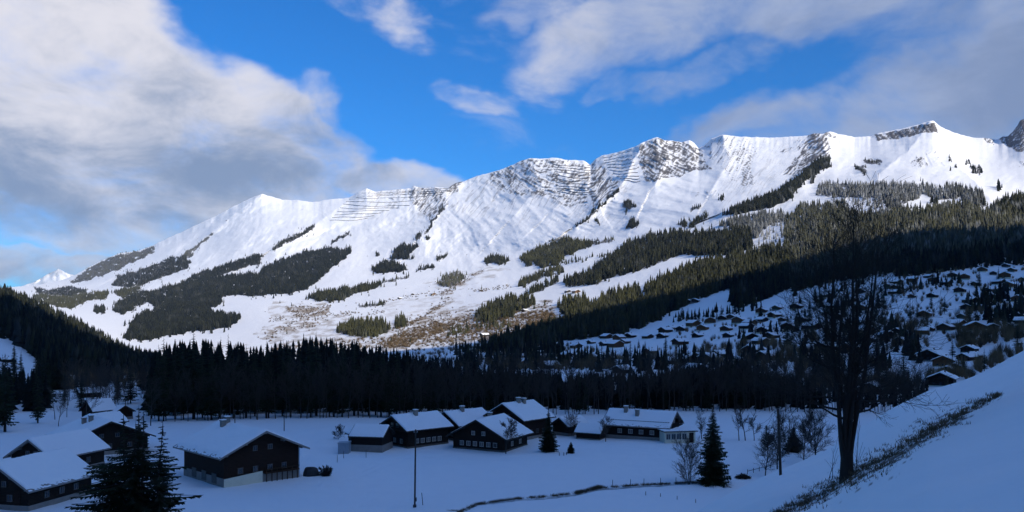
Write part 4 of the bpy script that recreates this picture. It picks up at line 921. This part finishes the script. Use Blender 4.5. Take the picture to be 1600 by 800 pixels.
    q = MB(); q.box((0, 0, 2.38), (7.4, 5.0, .16)); ro = q.build('roof', M['roof_dark'], a); q = MB(); q.box((0, 0, 2.58), (7.3, 4.9, .24)); q.build('snow', M['snow'], ro, bevel=.09)
    for k in range(4):
        q = MB(); x = -2.6+k*1.15
        for dx in (-.45, 0, .45): q.box((x+dx, -2.14, 1.35), (.06, .08, 1.15))
        for dz in (-.58, .58): q.box((x, -2.145, 1.35+dz), (1.0, .09, .07))
        w = q.build('window', M['white_paint'], a); q = MB(); q.box((x, -2.11, 1.35), (.9, .02, 1.1)); q.build('pane', M['glass'], w)
    q = MB(); q.box((2.4, -2.13, 1.05), (.95, .06, 2.0)); q.build('door', M['wood_dark'], a)
    # left farmsteads
    G2 = 'farm buildings at the left edge'
    H('farm_building', 45, 799, -12, 9.6, 11.5, 3.1, 3.0, 'lowest left farm building with bare strip of tiles on its snowy roof', 'farm building', G2, bare=.5, wall='wood_dark', chim=(), wins=2, long_wins=3, ov=.8, roof_tiles=True)
    H('farm_building', 82, 748, -14, 8.2, 11.5, 3.4, 2.6, 'middle left farm building with snowy roof above the lowest one', 'farm building', G2, s=131, chim=(), wins=2, long_wins=2, ov=.8, roof_tiles=True)
    H('farm_building', 108, 715, 42, 14, 13, 3.3, 3.0, 'broad snowy roofed farmhouse with two chimneys behind the left farm buildings', 'farmhouse', G2, s=150, chim=((-2.6, 1.0), (-1.6, 0.)), wins=3, long_wins=2, ov=1.2)
    H('shed', 152, 680, -35, 6, 6.5, 2.6, 1.5, 'small shed with rounded snowy roof behind the broad farmhouse', 'shed', s=182, chim=(), wins=0, long_wins=0, ov=.6, th=.4, door=False)
    H('hut', 146, 662, -30, 5.0, 6, 3.0, 2.4, 'dark pointed hut under the left wood', 'hut', s=205, chim=(), wins=1, long_wins=0, ov=.5, th=.1)
    H('long_shed', 180, 655, 60, 5.0, 9, 2.2, 1.4, 'low long shed right of the dark pointed hut', 'shed', s=208, chim=(), wins=0, long_wins=0, ov=.5, wall='wood_red', th=.05, door=False)
near_houses()

def village():
    r = random.Random(77)
    protos = []
    for i, (W, L, h, rise, wl) in enumerate([(12, 12, 4.6, 2.7, 'wood_brown'), (10, 11, 4.0, 2.3, 'wood_dark'), (13, 12, 5.2, 2.9, 'wood_amber'), (9, 10, 3.8, 2.1, 'wood_brown'), (11, 13, 4.6, 2.5, 'wood_dark')]):
        e = chalet('village_chalet', W, L, h, rise, wall=wl, base=.9, base_mat='plaster' if i % 2 == 0 else 'concrete', th=.45, seed=500+i, chim=((1.2, .5),), rich=False, balcony=(i != 1), ov=1.3)
        for k in range(3):
            q = MB(); x = (k-1)*W*.26; q.box((x, -L/2-.03, 1.9), (1.2, .06, 1.1)); q.build('window', M['glass'], e)
        q = MB(); q.box((0, -L/2-.03, h+.4), (1.6, .06, 1.1)); q.build('window', M['glass'], e)
        for ch in list(COL.objects):
            if ch.parent == e and ch not in KIDS.get(e.name, []): KIDS.setdefault(e.name, []).append(ch)
        protos.append(Kind(e))
    GROUPS = [
     ('lowest village row above the forest', [(812, 561), (817, 570), (845, 552), (853, 562), (859, 573), (885, 555), (923, 560), (970, 571), (972, 580), (1045, 566), (1072, 563), (1085, 580), (1097, 560), (1108, 563), (1125, 556), (1178, 550), (1198, 560)]),
     ('lower left village row', [(900, 541), (924, 534), (945, 537), (962, 540), (976, 534), (1017, 550), (1063, 536), (1090, 524), (1138, 524), (1172, 528), (1188, 535)]),
     ('upper left village row', [(948, 526), (967, 528), (985, 525), (1012, 526), (1035, 525), (1040, 517), (1050, 512), (1065, 514), (1083, 507), (1098, 513), (1110, 502), (1130, 497), (1143, 495)]),
     ('left village slope beside the bare tree', [(1155, 502), (1166, 511), (1135, 514), (1172, 505), (1190, 500), (1193, 517), (1190, 486), (1210, 493), (1223, 499), (1255, 501), (1215, 481), (1245, 480), (1205, 526), (1232, 512), (1268, 512)]),
     ('village slope behind the big bare tree', [(1290, 462), (1310, 494), (1300, 478), (1328, 470), (1345, 482), (1360, 531), (1385, 526), (1352, 520), (1362, 612), (1330, 548), (1290, 545), (1345, 455)]),
     ('top village row under the forest', [(1390, 447), (1400, 441), (1425, 437), (1450, 431), (1457, 437), (1488, 430), (1507, 433), (1535, 421), (1552, 426), (1572, 414), (1582, 421), (1570, 431), (1598, 436), (1478, 441)]),
     ('middle village row at right', [(1395, 456), (1400, 448), (1425, 462), (1457, 462), (1500, 454), (1545, 452), (1550, 462), (1515, 470), (1578, 446), (1592, 468), (1510, 481), (1525, 443), (1560, 441), (1595, 452)]),
     ('row by the open snow', [(1445, 492), (1505, 494), (1478, 513), (1494, 509), (1549, 511), (1590, 494), (1598, 503), (1441, 519), (1425, 531), (1410, 533), (1405, 520), (1452, 514)]),
     ('village row above the snow slope', [(1515, 547), (1510, 560), (1522, 557), (1475, 569), (1492, 574), (1480, 582)])]
    G = 'chalets of the hillside village'
    allp = []
    for where, lst in GROUPS:
        for (q, y) in lst: allp.append((q, y))
    for where, lst in GROUPS:
        lst = sorted(lst); n = len(lst)
        for i, (q, y) in enumerate(lst):
            P = surf(q, y+3); k = r.randrange(5); sc = r.uniform(.66, .86)*(.84 if q > 1395 else 1.)
            nm = 'leftmost' if i == 0 else 'rightmost' if i == n-1 else ['', 'second', 'third', 'fourth', 'fifth', 'sixth', 'seventh', 'eighth', 'ninth', 'tenth', 'eleventh', 'twelfth', 'thirteenth', 'fourteenth', 'fifteenth', 'sixteenth'][i]+' from left'
            wn = ['brown', 'dark', 'amber', 'small brown', 'long dark'][k]
            yaw = R(r.choice([-50, -42, -35, -58, 30]) if r.random() < .9 else r.uniform(-80, 60))
            protos[k].put((P.x, P.y, P.z-.5), yaw, (sc, sc, sc), label=f'{wn} snowy chalet, {nm} in {where}', cat='chalet', group=G)
    for (q, y, k, sc, yaw, lab) in [(1522, 517, 2, .8, -20, 'large honey coloured chalet with pale balcony in the open snow at right'), (1455, 563, 1, 1.0, -45, 'large dark chalet low in the village, left of the right hand snow slope'), (1472, 602, 4, .8, -35, 'lowest dark chalet peeking over the crest of the right hand snow slope'),
                                     (12, 566, 4, .5, -40, 'dark chalet on the open snow patch at the left edge'), (118, 568, 3, .9, -60, 'small snowy roof on the wooded hill at left'), (176, 558, 3, .7, -60, 'tiny roof high in the dark wooded hill at left'), (140, 620, 4, .5, -50, 'chalet with snowy roof in the loose left wood'), (190, 596, 3, .6, -50, 'small snowy roof between the spruces of the left wood')]:
        P = surf(q, y); protos[k].put((P.x, P.y, P.z-.5), R(yaw), (sc, sc, sc), label=lab, cat='chalet', group=G)
    for j, (q, y, lab) in enumerate([(625, 467, 'far farm left of the hedges on the sunlit slope'), (677, 461, 'far farm in the centre of the sunlit slope'), (751, 455, 'far farm beside brown bushes on the sunlit slope'), (887, 457, 'left one of two dark huts on the sunlit clearing'), (900, 458, 'right one of two dark huts on the sunlit clearing'), (820, 487, 'hut at the left edge of the lit brushwood'), (645, 461, 'narrow far farm between two others on the sunlit slope'),
                                     (383, 461, 'left barn in the row under the dark blue forest'), (398, 460, 'middle barn in the row under the dark blue forest'), (263, 466, 'hut in the clearing of the dark blue forest'), (280, 466, 'small hut right in the clearing of the dark blue forest'), (680, 504, 'reddish far farm in the brown brushwood'), (757, 526, 'reddish farm at the shade line'), (800, 526, 'farm at the shade line left of the village'), (1080, 474, 'left snowy hut at the edge of the dark wood'), (1086, 473, 'right snowy hut at the edge of the dark wood')]):
        P = surf(q, y); k = 1+(j % 3); sc = .9
        protos[k].put((P.x, P.y, P.z-.4), R(r.uniform(-60, 40)), (sc*1.1, sc*1.1, sc), label=lab, cat='farm hut', group='scattered farms on the mountain slope')
village()

# ------------------------------------------------------------------ avalanche barriers on the crest
def barriers():
    AREAS = [('left', [(565, 302), (548, 310), (536, 320), (525, 333), (515, 345)], [(712, 294), (704, 300), (640, 322), (600, 330), (575, 342)], 11), ('middle', [(862, 256), (866, 266), (868, 280), (868, 292), (870, 300)], [(922, 262), (924, 272), (922, 284), (920, 296), (918, 305)], 11),
             ('right', [(942, 247), (946, 255), (950, 265), (962, 275), (975, 282)], [(985, 236), (990, 250), (994, 262), (998, 274), (1000, 284)], 10)]
    tn = {'left': 'left snowy shoulder', 'middle': 'rocky middle crest', 'right': 'smooth slope left of the rock peak'}
    od = ['topmost', 'second', 'third', 'fourth', 'fifth', 'sixth', 'seventh', 'eighth', 'ninth', 'tenth', 'lowest']
    for nm, Lf, Rt, n in AREAS:
        for k in range(n):
            t = k/(n-1)*4; i = min(int(t), 3); u = t-i
            a = (Lf[i][0]*(1-u)+Lf[i+1][0]*u, Lf[i][1]*(1-u)+Lf[i+1][1]*u); b = (Rt[i][0]*(1-u)+Rt[i+1][0]*u, Rt[i][1]*(1-u)+Rt[i+1][1]*u)
            m = MB(); N = 26; prev = None; H = 3.2
            for j in range(N+1):
                v = j/N; p = surf(a[0]*(1-v)+b[0]*v, a[1]*(1-v)+b[1]*v+.8*math.sin(v*7+k)+1.2*math.sin(math.pi*v))
                if prev is not None:
                    q0, q1 = prev, p; th = .8
                    m.add([(q0.x, q0.y, q0.z-3), (q1.x, q1.y, q1.z-3), (q1.x, q1.y-3, q1.z+H), (q0.x, q0.y-3, q0.z+H), (q0.x, q0.y+th, q0.z-3), (q1.x, q1.y+th, q1.z-3), (q1.x, q1.y-3+th, q1.z+H), (q0.x, q0.y-3+th, q0.z+H)], [(0, 1, 2, 3), (7, 6, 5, 4), (3, 2, 6, 7), (0, 4, 5, 1), (0, 3, 7, 4), (1, 5, 6, 2)])
                prev = p
            m.build('avalanche_barrier', M['tile'], label=f'{od[k] if k < n-1 else "lowest"} avalanche barrier row on the {tn[nm]}', cat='avalanche barrier', group='rows of avalanche barriers along the crest')
barriers()

# ------------------------------------------------------------------ foreground trees and things
def big_bare_tree():
    base = at_row(1323, 746); e = empty('big_bare_tree', base, label='big bare tree with many upright stems on the snow slope at right', cat='tree')
    r = random.Random(14); tr, br = [], []
    Ht = (746-345)/F*base.y; tr.append((Vector((0, 0, -.6)), Vector((0, 0, .5)), .42, .34)); tr.append((Vector((0, 0, .5)), Vector((.02, 0, 1.4)), .34, .30))
    tw = []
    stems = [(-.34, .05, .97, .14, -.14), (-.12, -.1, 1.0, .16, -.07), (.12, .1, .98, .15, .03), (.32, -.05, .93, .14, .13), (.05, .28, .86, .10, .02), (-.3, -.25, .80, .10, -.24), (.40, .2, .82, .10, .22), (-.05, -.3, .9, .10, .08)]
    for (ox, oy, hf, rad, lean) in stems:
        rad *= .88; p = Vector((ox*.5, oy*.5, .9)); d = Vector((lean*.8, oy*.15, 1)).normalized(); n = 12; H = Ht*hf-.9; rr = rad
        tr.append((Vector((ox*.5, oy*.5, -.4)), p, rad*1.5, rad))
        for i in range(n):
            q = p+d*H/n; r2 = rad*(1-(i+1)/n)**.8+.012; tr.append((p.copy(), q.copy(), rr, r2))
            if i >= 3:
                for _ in range(2):
                    a = r.uniform(0, 6.283); w = r.uniform(.5, 1.2)
                    nd_ = Vector((math.cos(a)*w, math.sin(a)*w, r.uniform(.35, 1.1))).normalized()
                    grow(r, p+(q-p)*r.random(), nd_, H*r.uniform(.12, .24)*(1.3-.65*i/n), max(.014, r2*.42), 2, br, .55, .10, .15, (2, 3), None, .0065)
            d = (d+Vector((r.gauss(0, .05)-lean*.04, r.gauss(0, .05), .12))).normalized(); p, rr = q, r2
    # low limbs that sweep outwards
    for (sx, z0, L, up_) in [(-1, 3.0, 3.6, .25), (-1, 3.9, 4.2, .2), (1, 2.9, 3.0, .45), (1, 3.8, 3.6, .35), (-1, 5.2, 3.6, .35), (1, 5.2, 3.2, .4), (-1, 6.4, 3.2, .5), (1, 6.5, 2.8, .5), (-1, 3.4, 4.4, .02), (1, 3.3, 2.5, .1)]:
        grow(r, Vector((sx*.3, r.uniform(-.2, .2), z0)), Vector((sx, r.uniform(-.5, .5), up_)).normalized(), L*.62, .075, 3, br, .5, .05, .14, (2, 3), None, .0065)
    for (x, L) in [(.42, 2.2), (.50, 1.6), (-.7, 1.3), (-.9, 1.0), (1.3, 1.0)]:
        grow(r, Vector((x, 0, -.1)), Vector((.1, 0, 1)), L, .02, 1, br, .35, .1, .1, (1, 2), None, .006)
    v, f = tubes(tr, 8); mesh_np('trunk', v, f, M['bark'], e, smooth=True)
    v, f = tubes(br, 3); mesh_np('crown', v, f, M['bark'], e)
    print('twigs', len(br))
big_bare_tree()
def fore_fir():
    s = 50.; base = near(205, s); e = empty('foreground_fir', base, label='dark ragged fir with several tops in the lower left foreground', cat='tree')
    T = Tri(); sg = []
    for i, (px, ty, rd, lw, tp, dn, gp, sp) in enumerate([(193, 653, .34, .84, .6, .42, .1, 1.1), (211, 647, .40, .84, .6, .45, .1, 1.1), (229, 650, .34, .84, .6, .42, .1, 1.1), (251, 668, .9, .74, .7, .7, .2, .8), (207, 698, 4.1, .5, .28, 1.4, .55, .5), (165, 722, 3.1, .5, .3, 1.5, .4, .5), (258, 716, 2.4, .5, .4, 1.3, .45, .5), (212, 668, 1.3, .7, .5, .9, .6, .5)]):
        x = (px-205)/F*s; h = EYE+(HZ-ty)/F*s-base.z
        t_, s_ = spruce('fir', h, rd, 300+i, dens=dn, gap=gp, leaf=9, low=lw, taper=tp, droop=.16, spray=sp)
        off = Vector((x, r_off[i], 0)); n = len(T.v)
        T.v += [p+off for p in t_.v]; T.f += [tuple(a+n for a in q) for q in t_.f]; sg += [(a+off, b+off, p, q) for a, b, p, q in s_]
        sg.append((Vector((x*.3, 0, -.5)), off+Vector((0, 0, h)), .2, .02))
    mesh_np('crown', T.v, T.f, M['needles'], e); v, f = tubes(sg, 5); mesh_np('trunk', v, f, M['bark'], e)
r_off = [0, .5, -.4, .3, .2, .8, -.8, 0]
fore_fir()
def lone_trees():
    def con(px, py, hp, rd, seed, lab, **k):
        P = at_row(px, py); h = hp/F*P.y; o = make_conifer('spruce_tree', h, rd, seed, **k); o.location = P; props(o, label=lab, cat='tree')
    con(1114, 756, 118, 2.6, 41, 'lone dark spruce on the snow field in front of the forest', dens=1.7, leaf=7, low=.04, gap=.04, taper=.75)
    con(857, 706, 64, 2.0, 42, 'dark spruce at the right end of the hamlet', dens=1.8, leaf=6, low=.04, taper=.8)
    con(892, 708, 17, .75, 43, 'very small spruce in the snow right of the hamlet spruce', dens=3, leaf=5, low=.03)
    con(1240, 706, 38, 1.9, 44, 'low bushy spruce left of the big bare tree', dens=2, leaf=6, low=.03)
    def bare(px, py, hp, seed, lab, cat='tree', s=None, name='bare_tree', group=None, **k):
        P = at_row(px, py) if s is None else far_ground(px, s); h = hp/F*P.y; o = make_bare(name, h, seed, **k); o.location = P; props(o, label=lab, cat=cat, group=group)
    bare(1077, 754, 66, 51, 'bare bushy tree leaning against the lone dark spruce', stems=4, lean=.35, mat='bark_pale', minr=.012, spread=.4, start=.1, kids=(2, 3))
    bare(790, 709, 52, 52, 'bare tree in front of the widest hamlet chalet', mat='bark_pale', minr=.016, start=.3, wide=1.4, depth=4, kids=(2, 3))
    bare(895, 682, 34, 53, 'round bare tree behind the very small spruce', mat='bark_pale', minr=.014, stems=3, wide=1.4, lean=.3, depth=3, kids=(2, 3))
    bare(946, 690, 38, 54, 'thin bare tree left of the long farmhouse', mat='bark_pale', minr=.014)
    bare(527, 687, 24, 55, 'round bare apple tree left of the small barn', mat='bark', minr=.014, start=.25, wide=1.5, depth=3, stems=3, lean=.5, kids=(2, 3))
    for i, (x, h) in enumerate([(1155, 46), (1165, 52), (1178, 40)]): bare(x, 688, h, 60+i, ['left', 'middle tallest', 'right'][i]+' slender birch of three on the snow right of lone spruce', mat='bark_pale', minr=.014, start=.3, spread=.35)
    for i, (x, y, h) in enumerate([(1195, 700, 62), (1215, 702, 70), (1255, 700, 66), (1275, 692, 74), (1232, 700, 58), (1200, 704, 34), (1268, 700, 50)]): bare(x, y, h, 70+i, 'leafless tree in the thicket between birches and big bare tree', s=132+i*5, mat='bark', minr=.014, start=.2, stems=2, group='thicket left of the big bare tree')
    bare(1097, 690, 44, 83, 'thin bare tree behind the lone dark spruce', mat='bark_pale', minr=.014, s=172)
    for i, (x, s_, h) in enumerate([(300, 78, 46), (325, 84, 38), (278, 72, 52)]):
        P = near(x, s_); o = make_bare('bare_bush', [3.3, 2.6, 4.2][i], 90+i, rad=.05, stems=6, lean=.9, start=.1, minr=.008, spread=.45, kids=(2, 3), wide=1.2); o.location = P; props(o, label=['middle', 'right', 'left tall'][i]+' leafless bush right of the foreground fir', cat='bush')
    P = at_row(1018+40, 800)
lone_trees()

def details():
    r = random.Random(3)
    def pole(px, py, ty, rad, lab, lean=0, name='utility_pole', s=None):
        P = at_row(px, py) if s is None else far_ground(px, s); h = EYE+(HZ-ty)/F*P.y-P.z; e = empty(name, P, label=lab, cat='pole')
        q = MB(); n = 10
        v, f = tubes([(Vector((0, 0, -.5)), Vector((lean*h*.5, 0, h*.5)), rad, rad*.88), (Vector((lean*h*.5, 0, h*.5)), Vector((lean*h, 0, h)), rad*.88, rad*.75)], 10); mesh_np('post', v, f, M['pole'], e, smooth=True)
        v, f = tubes([(Vector((lean*h, 0, h)), Vector((lean*h, 0, h+.12)), rad*.95, rad*.3)], 10); mesh_np('cap', v, f, M['metal_dark'], e)
        for k in (-1, 1):
            v, f = tubes([(Vector((lean*h, 0, h-.35)), Vector((lean*h+k*.22, 0, h-.3)), .02, .02), (Vector((lean*h+k*.22, 0, h-.3)), Vector((lean*h+k*.22, 0, h-.1)), .05, .04)], 6); mesh_np('insulator', v, f, M['metal'], e)
        return e
    e = pole(648, 793, 672, .13, 'tall wooden pole with a low grey box standing in the snow field', .012)
    q = MB(); q.box((.12, -.12, 1.1), (.3, .25, .5)); q.box((0, 0, .1), (.42, .42, .5)); q.build('meter_box', M['metal_dark'], e)
    P = at_row(661, 790); v, f = tubes([(Vector((0, 0, -.2)), Vector((-.18, 0, 1.75)), .05, .04)], 7); mesh_np('stake', v, f, M['pole'], label='short leaning stake right of the tall pole', cat='stake').location = P
    pole(444, 680, 646, .11, 'thin pole against the dark forest behind the timber barn', s=186)
    pole(367, 680, 640, .11, 'thin pole above the timber barn roof', s=190)
    pole(1220, 741, 640, .11, 'leaning wooden pole on the slope left of the big bare tree', -.045)
    # fence stakes
    for i, (x, y) in enumerate([(957, 759), (985, 758), (1006, 757), (1032, 756), (1056, 755)]): 
        P = at_row(x, y); v, f = tubes([(Vector((0, 0, -.2)), Vector((.03, 0, .9)), .05, .04)], 6); mesh_np('fence_post', v, f, M['pole'], label=['leftmost', 'second', 'third', 'fourth', 'rightmost'][i]+' short post along the brook left of the lone spruce', cat='post', group='posts along the brook').location = P
    for i, (x, y) in enumerate([(1009, 774), (1032, 777), (1058, 781), (1087, 786)]):
        P = at_row(x, y); v, f = tubes([(Vector((0, 0, -.2)), Vector((0, 0, .55)), .05, .045)], 6); mesh_np('marker_post', v, f, M['pole'], label=['leftmost', 'second', 'third', 'rightmost'][i]+' short marker post in the snow below the brook', cat='post', group='marker posts below the brook').location = P
    for i, (x, y) in enumerate([(874, 712), (881, 712), (885, 711)]):
        P = at_row(x, y); v, f = tubes([(Vector((0, 0, -.2)), Vector((0, 0, .6)), .07, .06)], 6); mesh_np('marker_post', v, f, M['pole'], label=['left', 'middle', 'right'][i]+' stub post beside the very small spruce', cat='post', group='stub posts by the small spruce').location = P
    for i, (x, y) in enumerate([(527, 722), (537, 716), (572, 715)]):
        P = at_row(x, y); v, f = tubes([(Vector((0, 0, -.2)), Vector((0, 0, 1.3)), .045, .04)], 6); mesh_np('fence_post', v, f, M['pole'], label=['left tall', 'middle', 'right'][i]+' thin post in front of the small concrete based barn', cat='post', group='posts before the small barn').location = P
    # tarpaulin covered pile beside the barn
    P = at_row(485, 743); e = empty('covered_pile', P, label='rounded dark covered pile in the snow right of the timber barn', cat='pile')
    vs, fs = [], []; nu, nv = 22, 10
    for j in range(nv+1):
        ph = j/nv*math.pi/2
        for i in range(nu):
            th = i/nu*6.283; k = 1+.12*math.sin(3*th+1)+.06*math.sin(7*th+j)
            vs.append((1.3*k*math.cos(th)*math.cos(ph)**.6, .9*k*math.sin(th)*math.cos(ph)**.6, 1.45*math.sin(ph)**.8*(1+.06*math.sin(5*th))-.1))
    for j in range(nv):
        for i in range(nu): a = j*nu+i; b = j*nu+(i+1) % nu; fs.append((a, b, b+nu, a+nu))
    mesh_np('cover', vs, fs, M['tarp'], e, smooth=True)
    o = make_bare('bare_bush', 1.7, 97, rad=.05, stems=7, lean=1.4, start=.1, minr=.02, kids=(2, 3), wide=1.4); o.location = at_row(505, 744); props(o, label='low dark bush beside the rounded covered pile', cat='bush')
    # woodpile / brush heap on the field, right of the lone spruce
    P = at_row(1161, 747); e = empty('brush_heap', P, label='dark brown heap of branches right of the lone spruce', cat='heap')
    sg = []
    for k in range(420):
        a = r.uniform(0, 6.28); u = r.random()**.6; c = Vector((math.cos(a)*u*1.15, math.sin(a)*u*.8, (1-u)*.75*r.random()+.05)); d = Vector((r.gauss(0, 1), r.gauss(0, 1), r.gauss(0, .35))).normalized()*r.uniform(.2, .55)
        sg.append((c-d, c+d, .03, .015))
    v, f = tubes(sg, 4); mesh_np('branches', v, f, M['bark'], e)
    # log fence running from the heap
    P0, P1 = at_row(1168, 741), at_row(1204, 732); e = empty('rail_fence', P0, label='low rail fence running right from the dark heap', cat='fence')
    v, f = tubes([(Vector((0, 0, .5)), P1-P0+Vector((0, 0, .55)), .05, .04)], 6); mesh_np('rail', v, f, M['pole'], e)
    for k in range(5): b = (P1-P0)*k/4; v, f = tubes([(b+Vector((0, 0, -.4)), b+Vector((0, 0, .8)), .055, .045)], 6); mesh_np('post', v, f, M['pole'], e)
    # dry grass: bank under the big tree, brook edge, small tufts
    def grass(name, spots, lab, hh, mat, seed, cnt):
        q = np.random.default_rng(seed); V = []
        for P in spots:
            m = cnt; a = q.uniform(0, 6.28, m); o = q.normal(0, .16, (m, 2)); h = hh*q.uniform(.3, 1., m); ln = q.uniform(.2, 1.1, m)
            b = np.stack([P.x+o[:, 0], P.y+o[:, 1], np.full(m, P.z-.06)], -1); t = b+np.stack([np.cos(a)*ln*h, np.sin(a)*ln*h, h], -1); w = np.stack([np.sin(a), -np.cos(a), 0*a], -1)*.018
            V.append(np.stack([b-w, b+w, t], 1).reshape(-1, 3))
        V = np.concatenate(V); mesh_np(name, V, np.arange(len(V)).reshape(-1, 3), M[mat], kind='stuff', label=lab, cat='grass')
    sp = []
    while len(sp) < 2600:
        t = r.random(); x = 1215+t*350; y = np.interp(x, [a for a, b in BANK], [b for a, b in BANK]); w = np.interp(x, [1215, 1300, 1400, 1470, 1560], [7, 20, 20, 15, 4]); yy = y+r.gauss(0, .62)*w
        if perlin(x/9., yy/4., 99)+.6*perlin(x/3., yy/2., 98) < .10+.14*abs(yy-y)/w: continue
        sp.append((x, yy))
    xs_ = np.array([a for a, b in sp]); pts = [at_row(x, y) for x, y in sp[:950]]
    grass('bank_grass', pts, 'dark dead grass tufts poking through snow along the bank', .26, 'dry_grass', 5, 11)
    sp = []
    for (a, b) in zip(STREAM[:-1], STREAM[1:]):
        L = math.hypot(b[0]-a[0], b[1]-a[1])
        for k in range(int(L*1.7)):
            t = r.random(); x = a[0]+(b[0]-a[0])*t; y = a[1]+(b[1]-a[1])*t
            if perlin(x/12., 3.1, 9) < -.18 and not 895 < x < 945: continue
            sp.append(at_row(x, min(799.5, y+r.gauss(0, .7)+(.0)))); 
            if 900 < x < 942: sp += [at_row(x, y-1.0-r.random()*1.5), at_row(x, y+r.random())]
    grass('brook_edge_grass', sp, 'dark dry plants lining the narrow brook in the snow field', .38, 'dry_grass', 6, 16)
details()

# ------------------------------------------------------------------ air
def haze():
    lo = Vector((1e9,)*3); hi = -lo
    for o in COL.objects:
        if o.type == 'MESH' and o.get('kind') == 'structure':
            n = len(o.data.vertices); a = np.empty(n*3, np.float32); o.data.vertices.foreach_get('co', a); a = a.reshape(-1, 3)
            mn, mx = a.min(0), a.max(0); lo = Vector([min(p, float(q)) for p, q in zip(lo, mn)]); hi = Vector([max(p, float(q)) for p, q in zip(hi, mx)])
    q = MB(); c = (lo+hi)/2; d = hi-lo; q.box((c.x, c.y, c.z+20), (d.x+20, d.y+20, d.z+42))
    m = bpy.data.materials.new('haze'); m.use_nodes = True; nt = m.node_tree; nt.nodes.clear()
    out = nt.nodes.new('ShaderNodeOutputMaterial'); v = nt.nodes.new('ShaderNodeVolumePrincipled'); nt.links.new(v.outputs[0], out.inputs['Volume'])
    v.inputs['Color'].default_value = (.62, .76, 1., 1); v.inputs['Density'].default_value = HAZE; v.inputs['Anisotropy'].default_value = 0
    q.build('haze', m, kind='stuff', label='thin blue air that fades the far slopes', cat='haze')
    print('haze box', lo, hi)
HAZE = 1.9e-5
haze()
